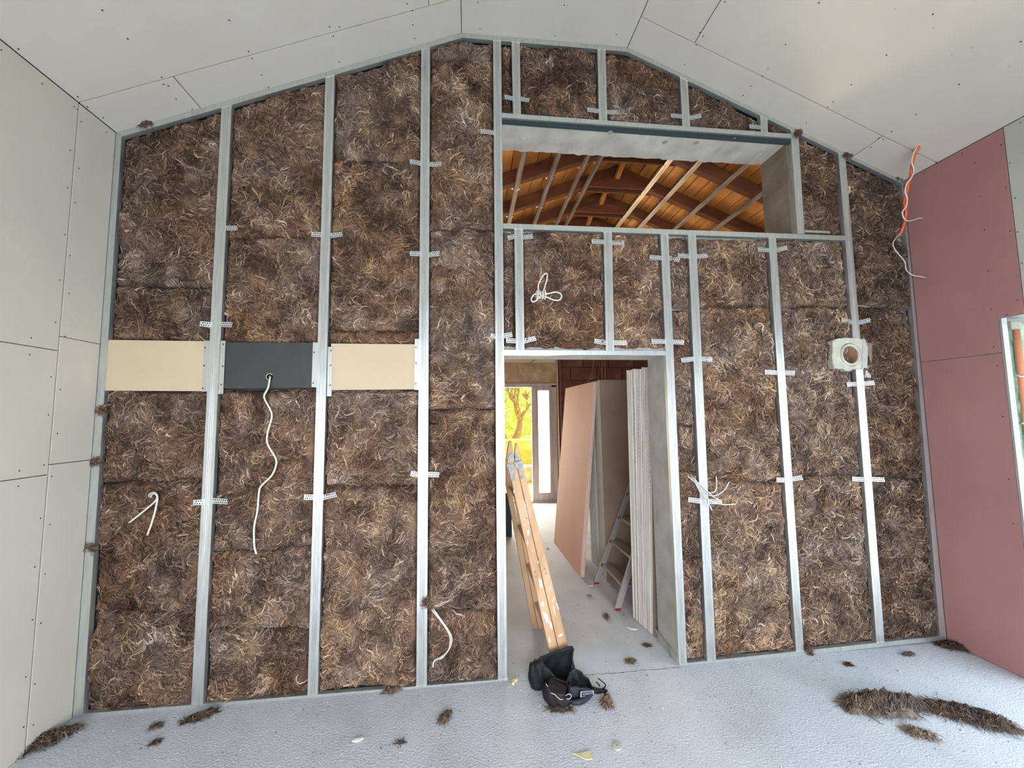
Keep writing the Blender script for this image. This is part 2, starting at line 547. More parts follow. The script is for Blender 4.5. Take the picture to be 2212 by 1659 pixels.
for i in range(8):
    y = -.06 - i * .17
    add_disc(bm, (XL, y, 3.19 + random.uniform(-.01, .006)), (1, 0, 0), .0034, .0006)
tag(obj('screws', bm, SCREW, wl), kind='stuff')

wr = empty('wall_right', (XR, -2, 0), kind='structure')
bm = bmesh.new()
WZ, WY0, WY1 = 2.11, -.445, -1.95
add_box(bm, (XR + .0128, WY0 + .03, 0), (XR + .35, .27, 3.22))
add_box(bm, (XR + .0128, WY1, WZ + .02), (XR + .35, WY0 + .03, 3.22))
add_box(bm, (XR + .0128, YB, 0), (XR + .35, WY1, 3.22))
obj('masonry', bm, CONC, wr)
plate('panel', [(XR, -.003, 1.899), (XR, -.43, 1.899), (XR, -.43, WZ), (XR, -.543, WZ), (XR, -.543, 3.2455), (XR, -.003, 3.2455)], (1, 0, 0), .0125, PINK, wr)
plate('panel', [(XR, -.003, .004), (XR, -.43, .004), (XR, -.43, 1.896), (XR, -.003, 1.896)], (1, 0, 0), .0125, PINK, wr)
plate('panel', [(XR, -.547, WZ), (XR, WY1, WZ), (XR, WY1, 3.2455), (XR, -.547, 3.2455)], (1, 0, 0), .0125, GYPG, wr)
plate('panel', [(XR, WY1, 0), (XR, YB, 0), (XR, YB, 3.2455), (XR, WY1, 3.2455)], (1, 0, 0), .0125, GYPG, wr)
bm = bmesh.new()
for px, py in ((1995, 375), (2079, 331), (2163, 313), (2106, 352), (2173, 405), (2118, 424), (2127, 497), (2135, 585), (2182, 499),
               (2141, 668), (2154, 790), (2166, 900), (2180, 1035), (2175, 680), (2147, 749), (2189, 1131), (2198, 648),
               (2205, 265), (2181, 352), (2193, 428), (2198, 501), (2207, 568), (2205, 251)):
    p = on_x(px, py, XR)
    add_disc(bm, (XR, p.y, p.z), (-1, 0, 0), .0036, .0006)
tag(obj('screws', bm, SCREW, wr), kind='stuff')

# rear wall behind the camera, open where the glazed doors stand
bm = bmesh.new()
add_box(bm, (-2.3, YB - .25, 0), (-1.55, YB, 3.4))
add_box(bm, (2.25, YB - .25, 0), (3.5, YB, 3.4))
add_box(bm, (-2.3, YB - .25, 2.0), (3.5, YB, 4.3))
tag(obj('wall_front', bm, GYP), kind='structure')

# ceiling: three planes of boards
ce = empty('ceiling', (0.5, -2, 4.0), kind='structure')
nl = Vector((-(ROOF[1][1] - ROOF[0][1]), 0, ROOF[1][0] - ROOF[0][0])).normalized()
nc = Vector((-(ROOF[2][1] - ROOF[1][1]), 0, ROOF[2][0] - ROOF[1][0])).normalized()
nr = Vector((-(ROOF[3][1] - ROOF[2][1]), 0, ROOF[3][0] - ROOF[2][0])).normalized()
bm = bmesh.new()
for (xa, xb, nn) in ((-2.3, ROOF[1][0], nl), (ROOF[1][0], ROOF[2][0], nc), (ROOF[2][0], 3.6, nr)):
    def zz(x, nn=nn):
        base = {0: (ROOF[0], ROOF[1]), 1: (ROOF[1], ROOF[2]), 2: (ROOF[2], ROOF[3])}[[nl, nc, nr].index(nn)]
        (x0, z0), (x1, z1) = base
        return z0 + (x - x0) * (z1 - z0) / (x1 - x0) + .014
    pts = [(xa, YB - .2, zz(xa)), (xb, YB - .2, zz(xb)), (xb, 0.27, zz(xb)), (xa, 0.27, zz(xa))]
    add_hex(bm, pts, [Vector(p) + Vector((0, 0, .1)) for p in pts])
obj('backing', bm, DARKGAP, ce)


def cpanel(xa, xb, ya, yb, which, g=0.002):
    (x0, z0), (x1, z1) = (ROOF[which], ROOF[which + 1])
    nn = (nl, nc, nr)[which]
    f = lambda x: z0 + (x - x0) * (z1 - z0) / (x1 - x0)
    pts = [(xa + g, ya + g, f(xa + g)), (xb - g, ya + g, f(xb - g)), (xb - g, yb - g, f(xb - g)), (xa + g, yb - g, f(xa + g))]
    plate('panel', pts, nn, .0125, GYP, ce)


XJ = -1.60
cpanel(XL, XJ, -.222, 0.012, 0)
cpanel(XJ, ROOF[1][0], -.222, 0.012, 0)
cpanel(XL, -.225, -1.45, -.224, 0)
cpanel(-.225, ROOF[1][0], -1.45, -.224, 0)
cpanel(XL, -.9, -2.9, -1.45, 0)
cpanel(-.9, ROOF[1][0], -2.9, -1.45, 0)
cpanel(XL, ROOF[1][0], YB, -2.9, 0)
cpanel(ROOF[1][0], ROOF[2][0], -1.6, 0.012, 1)
cpanel(ROOF[1][0], ROOF[2][0], YB, -1.6, 1)
XK = 2.80
cpanel(ROOF[2][0], XK, -.21, 0.012, 2)
cpanel(XK, XR, -.21, 0.012, 2)
cpanel(ROOF[2][0], 1.47, -1.4, -.212, 2)
cpanel(1.47, XR, -1.4, -.212, 2)
cpanel(ROOF[2][0], XR, -3.0, -1.4, 2)
cpanel(ROOF[2][0], XR, YB, -3.0, 2)
bm = bmesh.new()


def slope_pt(px, py, which):
    (x0, z0), (x1, z1) = (ROOF[which], ROOF[which + 1])
    nn = (nl, nc, nr)[which]
    d = ray(px, py)
    return CAM + d * ((Vector((x0, 0, z0)) - CAM).dot(nn) / d.dot(nn))


for px, py, wch in ((221, 22, 0), (495, 44, 0), (276, 84, 0), (537, 111, 0), (545, 126, 0), (349, 167, 0), (353, 182, 0), (364, 186, 0),
                    (565, 162, 0), (380, 214, 0), (580, 189, 0), (712, 58, 0), (720, 78, 0), (733, 134, 0), (891, 23, 0), (892, 54, 0), (896, 83, 0),
                    (168, 209, 0), (189, 231, 0), (223, 254, 0), (415, 236, 0), (879, 8, 0), (40, 106, 0), (127, 195, 0), (733, 58, 0),
                    (1032, 5, 1), (1037, 62, 1), (1219, 11, 1), (1199, 77, 1), (1331, 75, 1),
                    (1512, 70, 2), (1519, 78, 2), (1504, 97, 2), (1479, 140, 2), (1659, 148, 2), (1647, 164, 2), (1622, 186, 2), (1605, 206, 2),
                    (1697, 96, 2), (1769, 6, 2), (1915, 119, 2), (2015, 31, 2), (2072, 182, 2), (1839, 183, 2), (1799, 220, 2), (1788, 231, 2),
                    (1742, 265, 2), (1979, 247, 2), (1926, 284, 2), (1898, 298, 2), (1908, 301, 2), (1881, 318, 2), (2022, 350, 2), (2205, 90, 2), (1566, 4, 2)):
    p = slope_pt(px, py, wch)
    add_disc(bm, p, -(nl, nc, nr)[wch], .0040, .0006)
tag(obj('screws', bm, SCREW, ce), kind='stuff')
bm = bmesh.new()
for px, py in ((1935, 18), (2016, 60), (2100, 103), (2180, 143), (2056, 118)):
    add_disc(bm, slope_pt(px, py, 2), -nr, .007, .0004, 7)
tag(obj('filler_smudges', bm, mat('filler_grey', (0.47, 0.46, 0.40), .9), ce), kind='stuff')

# ------------------------------------------------------------------ metal framing
SEC = [(0, 0), (.30, 0), (.33, .0022), (.36, 0), (.46, 0), (.50, .0026), (.54, 0), (.64, 0), (.67, .0022), (.70, 0), (1, 0),
       (1, .030), (.95, .030), (.95, .004), (.05, .004), (.05, .030), (0, .030)]


def channel(name, p0, p1, q0, q1, label, group=None, cat='stud', y=0.0, parent=None, m=None, flat=False):
    """C-section between bottom edge p0->p1 and top edge q0->q1 (points on the frame plane)"""
    sec = [(0, 0), (1, 0), (1, .030), (.93, .030), (.93, .003), (.07, .003), (.07, .030), (0, .030)] if flat else SEC
    A = [Vector((*(p0.lerp(p1, s).xz),)) for s, d in sec]
    B = [Vector((*(q0.lerp(q1, s).xz),)) for s, d in sec]
    a = [(A[i].x, y + sec[i][1], A[i].y) for i in range(len(sec))]
    c = [(B[i].x, y + sec[i][1], B[i].y) for i in range(len(sec))]
    o = prism(name, a, c, m or STEEL, parent)
    if parent is None:
        tag(o, label, cat, group)
    return o


# stud name: (xL,xR,y) top, (xL,xR,y) bottom in the photograph, label
ST = {
    'S1': ((478.7, 500.7, 226), (412.6, 438, 1525), 'tall galvanised wall stud nearest the left wall'),
    'S2': ((703, 723, 160), (664, 686, 1504), 'tall galvanised wall stud, second from the left wall'),
    'S3': ((910, 929, 103), (899, 922, 1487), 'tall galvanised wall stud, third from the left wall'),
    'S4': ((1065, 1082.5, 84), (1075.6, 1095.5, 1472), 'tall galvanised stud forming the left side of the doorway'),
    'S5': ((1105, 1122.7, 88), (1108.5, 1125.4, 248), 'short stud in the gable close beside the tall doorway stud'),
    'S6': ((1290.8, 1308, 106), (1294, 1312, 262), 'short stud in the gable above the middle of the high opening'),
    'S7': ((1468.6, 1485, 160), (1474.5, 1491, 276), 'short stud in the gable under the right ceiling slope'),
    'S8': ((1641.6, 1657.7, 242), (1644, 1659, 287), 'shortest stud, at the narrow right tip of the gable'),
    'S9': ((1707.6, 1723.8, 276), (1723, 1738, 505), 'galvanised stud forming the right side of the high opening'),
    'S10': ((1810.4, 1825, 324), (1858 - 15, 1859, 737), 'upper stud between the sloping ceiling and the flue block'),
    'S10b': ((1848, 1864, 790), (1893.7, 1911, 1388), 'bright lower stud standing below the flue block'),
    'S11': ((1111, 1129.8, 494), (1114.6, 1132.8, 757), 'short stud over the doorway, left of the knotted cable'),
    'S12': ((1304, 1322, 500), (1309, 1327, 757), 'short stud over the middle of the doorway'),
    'S13': ((1426.8, 1444, 504), (1467, 1484.4, 1442), 'galvanised stud forming the right side of the doorway'),
    'S14': ((1486, 1503.5, 506), (1527.7, 1546.8, 1430), 'stud right of the doorway with grey cables across it'),
    'S15': ((1660, 1676, 512), (1720, 1737, 1410), 'stud midway between the doorway and the flue block'),
}
for k, (t, bt, lab) in ST.items():
    q0, q1 = on_y(t[0], t[2]), on_y(t[1], t[2])
    p0, p1 = on_y(bt[0], bt[2]), on_y(bt[1], bt[2])
    channel('wall_stud', p0, p1, q0, q1, lab, cat='stud')


def lin(k, side):
    """world (x at z) of a stud edge"""
    t, bt, _ = ST[k]
    i = 0 if side == 'L' else 1
    a, c = on_y(t[i], t[2]), on_y(bt[i], bt[2])
    return lambda z: a.x + (z - a.z) * (c.x - a.x) / (c.z - a.z)


TRACK_N = [0]


def track(name, px0, py0, px1, py1, h, label, flip=1, y=-0.0015):
    """U-track along a line, h metres tall below the given edge (flip=-1: above)"""
    TRACK_N[0] += 1
    y -= .0003 * TRACK_N[0]
    a, c = on_y(px0, py0), on_y(px1, py1)
    d = (c - a).normalized()
    nrm = Vector((d.z, 0, -d.x)) * h * flip
    o = channel(name, a + nrm, a, c + nrm, c, label, cat='track', y=y, flat=True)
    return o


th = 0.032
track('ceiling_track', 252.5, 287, 997, 72, th, 'sloping track along the left ceiling slope')
track('ceiling_track', 997, 72, 1355.6, 103, th, 'level track along the flat top of the gable')
track('ceiling_track', 1355.6, 103, 1954.3, 391, th, 'sloping track along the right ceiling slope')
q_, p_ = on_y(263.5, 284), on_y(178.5, 1555)
channel('side_track', Vector((XL + .0005, 0, p_.z)), p_, Vector((XL + .0005, 0, q_.z)), q_, 'upright track against the left wall', cat='track', y=-.0006, flat=True)
q_, p_ = on_y(1947, 388), on_y(2031, 1384)
channel('side_track', p_, Vector((XR - .0005, 0, p_.z)), q_, Vector((XR - .0005, 0, q_.z)), 'upright track against the pink wall', cat='track', y=-.0006, flat=True)
track('floor_track', 158.0, 1557.8, 1096.5, 1479, .034, 'long floor track between the left wall and the doorway', flip=-1)
track('floor_track', 1469, 1443.5, 2040.6, 1382, .028, 'floor track between the doorway and the pink wall', flip=-1)
track('sill_track', 1086.6, 483, 1832, 510, .034, 'track under the high opening')
track('head_track', 1084, 244.7, 1708, 290, .032, 'track above the high opening')
box('shadow_gap_strip', (OX0 + .02, .010, 3.487), (OX2 + .04, .034, 3.56), DARKGAP, wall)  # dark strip standing in for the shadow below the head track
track('door_head_track', 1088, 756, 1440, 758, .030, 'track across the top of the doorway')
p, q = on_y(1738, 499), on_y(1792, 506)
box('track_offcut', (p.x, -.006, q.z + .004), (q.x, .0, p.z + .004), STEEL)
tag(bpy.data.objects['track_offcut'], 'short piece of track on the sill at the foot of the opening stud', 'track')

# ------------------------------------------------------------------ noise tools for the wool
LAT = rng.random((12, 256, 256))


def vnoise(x, z, s):
    L_ = LAT[s % 12]
    xi = np.floor(x).astype(int); zi = np.floor(z).astype(int)
    fx = x - xi; fz = z - zi
    fx = fx * fx * fx * (fx * (fx * 6 - 15) + 10); fz = fz * fz * fz * (fz * (fz * 6 - 15) + 10)
    x0 = xi & 255; x1 = (xi + 1) & 255; z0 = zi & 255; z1 = (zi + 1) & 255
    return (L_[x0, z0] * (1 - fx) + L_[x1, z0] * fx) * (1 - fz) + (L_[x0, z1] * (1 - fx) + L_[x1, z1] * fx) * fz


def fbm(x, z, f, s, o=4):
    t = 0; a = 1; n_ = 0
    for i in range(o):
        t = t + a * vnoise(x * f * 2 ** i + 17.3 * i + 61, z * f * 2 ** i + 9.1 * i + 83, s + i)
        n_ += a; a *= .5
    return t / n_


def build_wool(name, V, Fc, tone, dust, Vw, Fw, tonew, dustw):
    """one mesh out of body grid + strand ribbons"""
    nv = len(V)
    AV = np.vstack([V, Vw]).astype(np.float32)
    AF = np.vstack([Fc, Fw + nv]).astype(np.int32)
    me = bpy.data.meshes.new(name)
    me.vertices.add(len(AV))
    me.vertices.foreach_set('co', AV.ravel())
    me.loops.add(AF.size)
    me.loops.foreach_set('vertex_index', AF.ravel())
    me.polygons.add(len(AF))
    me.polygons.foreach_set('loop_start', np.arange(0, AF.size, 4, dtype=np.int32))
    me.polygons.foreach_set('use_smooth', np.ones(len(AF), bool))
    me.update(calc_edges=True)
    for nm, arr in (('tone', np.concatenate([tone, tonew])), ('dust', np.concatenate([dust, dustw]))):
        at_ = me.attributes.new(nm, 'FLOAT', 'POINT')
        at_.data.foreach_set('value', arr.astype(np.float32))
    return me


def wisps(x0, z0, hfun, off, steps, ds, width, swirl, base_tone, dust, cx=0, spread=0.42, lift=0.011):
    """ribbons that follow a swirling flow; returns verts in (x, y, z) with y toward -."""
    n_ = len(x0)
    X = np.zeros((n_, steps + 1)); Z = np.zeros((n_, steps + 1)); A = np.zeros((n_, steps + 1))
    X[:, 0] = x0; Z[:, 0] = z0
    jit = rng.normal(0, spread, n_)
    curl = rng.normal(0, 16.0, n_)
    ds = ds * rng.uniform(.35, 1.5, n_)
    wav = rng.uniform(0, .55, n_); wph = rng.random(n_) * 6.28; wfr = rng.uniform(.8, 1.6, n_)
    for k in range(steps + 1):
        x, z = X[:, k], Z[:, k]
        wx = x + .10 * fbm(x, z, 5, 3 + off, 2); wz = z + .10 * fbm(x, z, 5, 7 + off, 2)
        a_ = 2 * math.pi * 1.9 * fbm(wx, wz, swirl, off, 3) + jit + curl * k * ds + wav * np.sin(wph + wfr * k)
        A[:, k] = a_
        if k < steps:
            X[:, k + 1] = x + np.cos(a_) * ds
            Z[:, k + 1] = z + np.sin(a_) * ds
    t = np.linspace(0, 1, steps + 1)[None, :]
    wd = width[:, None] * np.sin(math.pi * (0.06 + 0.88 * t)) ** 0.6
    roll = rng.normal(0, .55, n_)[:, None] + .5 * np.sin(t * 3 + rng.random(n_)[:, None] * 6)
    H = hfun(X, Z)
    arch = lift * rng.random(n_)[:, None] * np.sin(math.pi * t) + .0015
    nx = -np.sin(A) * np.cos(roll); nz = np.cos(A) * np.cos(roll); ny = np.sin(roll)
    Yc = H - arch
    a1_ = np.stack([X + nx * wd, Yc + ny * wd, Z + nz * wd], -1)
    a2_ = np.stack([X - nx * wd, Yc - ny * wd, Z - nz * wd], -1)
    Vv = np.stack([a1_, a2_], 2).reshape(-1, 3)
    i = np.arange(n_)[:, None] * (2 * (steps + 1)); k = np.arange(steps)[None, :] * 2
    b0 = (i + k).ravel()
    Fq = np.stack([b0, b0 + 1, b0 + 3, b0 + 2], -1)
    tn = np.repeat(base_tone, 2 * (steps + 1))
    du = np.repeat(dust, 2 * (steps + 1))
    return Vv, Fq, tn, du


BATT_N = [0]
DENS = 6800
RES = 0.0072


def batt(xl, xr, zt, zb, label, group, tone0=0.40, dust0=0.25, swirl=3.0, press=0.0):
    """xl,xr: functions x(z); zt: function z(x) or 'roof'; zb: function z(x)"""
    k = BATT_N[0]; BATT_N[0] += 1
    off = k % 5
    ztf = zt if callable(zt) else (lambda x: np.interp(x, [p[0] for p in ROOF], [p[1] for p in ROOF]) - .040)
    zm = .5 * (float(zb(0.5 * (xl(2) + xr(2)))) + float(ztf(0.5 * (xl(2) + xr(2)))))
    wdt = abs(xr(zm) - xl(zm)); hgt = abs(float(ztf(.5 * (xl(zm) + xr(zm)))) - float(zb(.5 * (xl(zm) + xr(zm)))))
    nu, nv = max(4, int(wdt / RES)), max(4, int(hgt / RES))
    ph = k * 3.77

    def mapuv(U_, V_):
        z = zm
        x = xl(zm) + (xr(zm) - xl(zm)) * U_
        for _ in range(3):
            z = zb(x) + (ztf(x) - zb(x)) * V_
            x = xl(z) + (xr(z) - xl(z)) * U_
        return x, z

    def edge(x, z):
        a_ = (x - xl(z)); c_ = xr(z) - x
        ee = np.minimum(np.minimum(a_, c_), np.minimum(ztf(x) - z, z - zb(x)))
        return ee

    def hf(x, z):
        xx, zz_ = x + ph, z + ph * .37
        wx = xx + .16 * (fbm(xx, zz_, 4, 2 + off, 3) - .5); wz = zz_ + .16 * (fbm(xx, zz_, 4, 5 + off, 3) - .5)
        big = fbm(wx, wz, 5.5, 1 + off, 2)
        rid = 1 - np.abs(2 * fbm(wx * 1.0, wz, 13, 4 + off, 3) - 1)
        fine = fbm(wx + .03 * rid, wz, 55, 6 + off, 2)
        v1 = np.sqrt(np.abs(2 * fbm(wx, wz, 6.5, 7 + off, 3) - 1))
        v2 = np.sqrt(np.abs(2 * fbm(wx + .02 * rid, wz, 19, 3 + off, 2) - 1))
        h = .030 * (big - .5) + .024 * (v1 - .45) + .015 * (v2 - .5) + .007 * (rid - .6) + .007 * (fine - .5)
        ee = edge(x, z) - .012 * (fbm(xx, zz_, 22, 8 + off, 2) - .35)
        rim = np.clip(1 - ee / .022, 0, 1) ** 2 * .030
        return .016 + press - h + rim

    U_, V_ = np.meshgrid(np.linspace(0, 1, nu + 1), np.linspace(0, 1, nv + 1), indexing='ij')
    X, Z = mapuv(U_, V_)
    jx = .004 * (fbm(X + ph, Z, 40, 2, 2) - .5) * 2
    Y = hf(X, Z)
    Y = np.clip(Y, -.022, .060)
    V = np.stack([X + jx, Y, Z], -1).reshape(-1, 3)
    idx = np.arange((nu + 1) * (nv + 1)).reshape(nu + 1, nv + 1)
    Fc = np.stack([idx[:-1, :-1], idx[1:, :-1], idx[1:, 1:], idx[:-1, 1:]], -1).reshape(-1, 4)
    patch = fbm(X + ph, Z, 11, 9 + off, 3).ravel()
    tone = tone0 - .06 + .75 * (patch - .5) + .20 * (fbm(X + ph, Z, 60, off, 2).ravel() - .5)
    dz = np.clip(dust0 + .9 * (fbm(X + ph, Z, 3.0, off + 3, 3).ravel() - .5), 0, 1)
    nw = max(20, int(DENS * wdt * hgt))
    uu, vv = rng.random(nw), rng.random(nw)
    # clumped strands
    x0, z0 = mapuv(uu, vv)
    x0 = x0 - .02; z0 = z0 - .0
    steps = 9
    nl_ = nw // 3
    bt = tone0 + .02 + .75 * (fbm(x0 + ph, z0, 11, 9 + off, 3) - .5) + .40 * (fbm(x0 + ph, z0, 26, 5 + off, 2) - .5) + rng.normal(0, .16, nw) + (rng.random(nw) > .93) * .14
    bd = np.clip(dust0 + .9 * (fbm(x0 + ph, z0, 3.0, off + 3, 3) - .5), 0, 1)
    wv = rng.uniform(.0011, .0032, nw) * np.where(rng.random(nw) > .86, 1.9, 1.0)
    pad = .004

    def hclip(x, z):
        return hf(x, z)
    Vv, Fq, tn, du = wisps(x0 + 0.0, z0, hclip, off, steps, .0085, wv, swirl, bt, bd)
    # keep strands inside their bay (a few stray out over the rim)
    zc = np.clip(Vv[:, 2], zb(Vv[:, 0]) - .006, ztf(Vv[:, 0]) + .006)
    Vv[:, 2] = zc
    Vv[:, 0] = np.clip(Vv[:, 0], xl(zc) + .001, xr(zc) - .001)
    Vv[:, 1] = np.clip(Vv[:, 1], -.030, .062)
    me = build_wool('wool_batt', V, Fc, tone, dz, Vv, Fq, tn, du)
    o = link('wool_batt', me, WOOL)
    tag(o, label, 'insulation', group)
    return o


def edge_line(px0, py0, px1, py1):
    a, c = on_y(px0, py0), on_y(px1, py1)
    return lambda z: a.x + (z - a.z) * (c.x - a.x) / (c.z - a.z)


LT = edge_line(264, 287, 178, 1545)
RTk = edge_line(1948, 391, 2034, 1385)


def zl(xa, ya, xb, yb):
    a, c = on_y(xa, ya), on_y(xb, yb)
    return lambda x: a.z + (x - a.x) * (c.z - a.z) / (c.x - a.x)


def bay(xl, xr, pxl, pxr, splits, names, group, tone, dust, skip=(), swirl=4.6):
    """splits: list of 'roof' or (yl, yr); names: label for each piece between successive splits"""
    fs = []
    for s in splits:
        fs.append('roof' if s == 'roof' else zl(pxl, s[0], pxr, s[1]))
    j = 0
    for i in range(len(fs) - 1):
        if i in skip:
            continue
        t_, b_ = fs[i], fs[i + 1]
        tt = t_ if not callable(t_) else (lambda x, t_=t_: t_(x) - .002)
        bb = (lambda x, b_=b_: b_(x) + .002)
        batt(xl, xr, tt, bb, names[j], group, tone + random.uniform(-.05, .05), dust + random.uniform(-.08, .1), swirl=swirl + random.uniform(-.6, .8))
        j += 1


bay(LT, lin('S1', 'L'), 230, 450, ['roof', (612, 618), (733, 735), (845, 843), (1045, 1036), (1325, 1330), (1543, 1523)],
    ['tall dark wool batt in the top left corner beside the left wall', 'short wool batt just above the left cream board',
     'stringy wool batt just below the left cream board', 'wool batt behind the forked white cable ends', 'greyish wool batt in the bottom left corner'],
    'wool batts in the bay beside the left wall', .34, .28, skip=(2,))
bay(lin('S1', 'R'), lin('S2', 'L'), 480, 690, ['roof', (512, 508), (738, 740), (843, 840), (1195, 1183), (1363, 1360), (1520, 1502)],
    ['tall top wool batt between the first and second studs', 'wool batt just above the black board', 'wool batt behind the long hanging white cable',
     'low wool batt just below the end of the long hanging cable', 'grey dusty wool batt at the floor between first and second studs'],
    'wool batts in the bay of the black board', .37, .25, skip=(2,))
bay(lin('S2', 'R'), lin('S3', 'L'), 715, 905, ['roof', (338, 342), (712, 714), (742, 744), (843, 843), (1052, 1050), (1500, 1484)],
    ['top wool batt between the second and third studs', 'long tan wool batt above the right cream board', 'narrow strip of wool lying on the right cream board',
     'wool batt just below the right cream board', 'tall bottom wool batt between the second and third studs'],
    'wool batts in the bay of the right cream board', .42, .22, skip=(3,))
bay(lin('S3', 'R'), lin('S4', 'L'), 930, 1070, ['roof', (122, 124), (490, 492), (883, 883), (1318, 1325), (1480, 1470)],
    ['small wool piece at the peak of the ceiling', 'dark wool batt below the ceiling peak left of the high opening', 'streaky tan wool batt left of the knotted cable bay',
     'wool batt left of the lower doorway, above the cable loop', 'grey lumpy wool batt behind the white cable loop at the floor'],
    'wool batts in the bay left of the doorway', .38, .25)
bay(lin('S4', 'R'), lin('S5', 'L'), 1085, 1105, ['roof', (241, 243)], ['thin sliver of wool in the gable beside the tall stud'], 'wool batts in the gable', .32, .2)
bay(lin('S5', 'R'), lin('S6', 'L'), 1127, 1292, ['roof', (249, 261)], ['widest wool batt in the gable, above the left half of the high opening'], 'wool batts in the gable', .34, .2)
bay(lin('S6', 'R'), lin('S7', 'L'), 1312, 1472, ['roof', (165, 185), (262, 273)],
    ['upper wool wedge in the gable below the ceiling crease', 'lower wool batt in the gable below the ceiling crease'], 'wool batts in the gable', .36, .25)
bay(lin('S7', 'R'), lin('S8', 'L'), 1491, 1642, ['roof', (275, 286)], ['triangular wool batt in the gable under the right slope'], 'wool batts in the gable', .34, .25)
bay(lin('S8', 'R'), lin('S9', 'L'), 1660, 1706, ['roof', (287, 291)], ['smallest wool wedge at the right tip of the gable'], 'wool batts in the gable', .32, .3)
bay(lin('S9', 'R'), lin('S10', 'L'), 1730, 1812, ['roof', (503, 508)], ['dark wool batt right of the high opening'], 'wool batts right of the openings', .27, .25)
S10R = edge_line(1825, 328, 1911, 1388)
S10L = edge_line(1810, 328, 1893.7, 1388)
bay(S10R, RTk, 1850, 1980, ['roof', (655, 668), (1030, 1036), (1397, 1384)],
    ['dark wool batt in the top right corner by the orange conduit', 'dark wool batt between the flue block and the pink wall',
     'brown wool batt at the floor in the right corner'], 'wool batts in the bay beside the pink wall', .30, .35)
bay(lin('S4', 'R'), lin('S11', 'L'), 1090, 1112, [(497, 498), (752, 752)], ['thin sliver of wool over the doorway left end'], 'wool batts over the doorway', .34, .2)
bay(lin('S11', 'R'), lin('S12', 'L'), 1132, 1304, [(497, 501), (753, 754)], ['tan wool batt over the doorway behind the knotted cable'], 'wool batts over the doorway', .45, .12, swirl=4.0)
bay(lin('S12', 'R'), lin('S13', 'L'), 1326, 1430, [(503, 505), (754, 754)], ['tan wool batt over the right half of the doorway'], 'wool batts over the doorway', .45, .12)
bay(lin('S13', 'R'), lin('S14', 'L'), 1450, 1495, [(510, 511), (665, 665), (922, 918), (1020, 1018), (1212, 1210), (1436, 1429)],
    ['top piece of the narrow wool strip right of the doorway', 'long tan piece of the narrow wool strip right of the doorway',
     'short piece of the narrow wool strip above the grey cables', 'piece of the narrow wool strip below the grey cables', 'lowest piece of the narrow wool strip right of the doorway'],
    'wool pieces in the narrow bay right of the doorway', .42, .25)
bay(lin('S14', 'R'), lin('S15', 'L'), 1520, 1685, [(512, 514), (658, 660), (1037, 1042), (1426, 1410)],
    ['top wool batt in the first wide bay right of the doorway', 'large light tan wool batt at mid height right of the doorway', 'light felted wool batt at the floor right of the doorway'],
    'wool batts in the wide bay right of the doorway', .50, .25)
bay(lin('S15', 'R'), S10L, 1700, 1860, [(515, 519), (658, 662), (1032, 1030), (1408, 1392)],
    ['top wool batt in the bay left of the flue block', 'wool batt directly left of the flue block', 'grey clumpy wool batt at the floor below the flue block'],
    'wool batts in the bay left of the flue block', .44, .38)

# near-black sheet behind everything, seen only in the gaps
prism('backing_sheet', [(-2.05, .0605, 0), (.2, .0605, 0), (.2, .0605, 4.06), (-.036, .0605, 4.06), (-2.05, .0605, 3.2)],
      [(-2.05, .0618, 0), (.2, .0618, 0), (.2, .0618, 4.06), (-.036, .0618, 4.06), (-2.05, .0618, 3.2)], DARKGAP, wall)

# ------------------------------------------------------------------ noggin boards between the left studs
def qboard(name, pts, y, th_, m, label, cat='board', parent=None):
    P = [on_y(px, py, y) for px, py in pts]
    o = prism(name, [(p.x, y, p.z) for p in P], [(p.x, y + th_, p.z) for p in P], m, parent, bevel=.0008)
    if parent is None: tag(o, label, cat)
    return o


b1 = qboard('fixing_board', [(229.6, 734), (446, 737), (440, 845), (222.8, 843.7)], 0.004, .014, CREAM, 'cream fixing board between the left wall and the first stud')
b2 = empty('fixing_board', on_y(580, 838, .006))
tag(b2, 'black fixing board with a cable hole between the first and second studs', 'board')
# black board with a real round hole
bm = bmesh.new()
cpt = on_y(583, 814, .006)
cor = [on_y(px, py, .006) for px, py in ((487, 739.5), (677, 740.5), (675, 838), (482, 839))]
nh = 24
inner = [Vector((cpt.x + .019 * math.cos(2 * math.pi * i / nh), 0, cpt.z + .019 * math.sin(2 * math.pi * i / nh))) for i in range(nh)]
outer = []
for i in range(nh):
    a_ = 2 * math.pi * i / nh
    d = Vector((math.cos(a_), 0, math.sin(a_)))
    best = 9
    for j in range(4):
        p, q = cor[j], cor[(j + 1) % 4]
        e_ = q - p
        den = d.x * e_.z - d.z * e_.x
        if abs(den) < 1e-9: continue
        t_ = ((p.x - cpt.x) * e_.z - (p.z - cpt.z) * e_.x) / den
        s_ = ((p.x - cpt.x) * d.z - (p.z - cpt.z) * d.x) / den
        if t_ > 0 and -1e-6 <= s_ <= 1 + 1e-6: best = min(best, t_)
    outer.append(Vector((cpt.x + d.x * best, 0, cpt.z + d.z * best)))
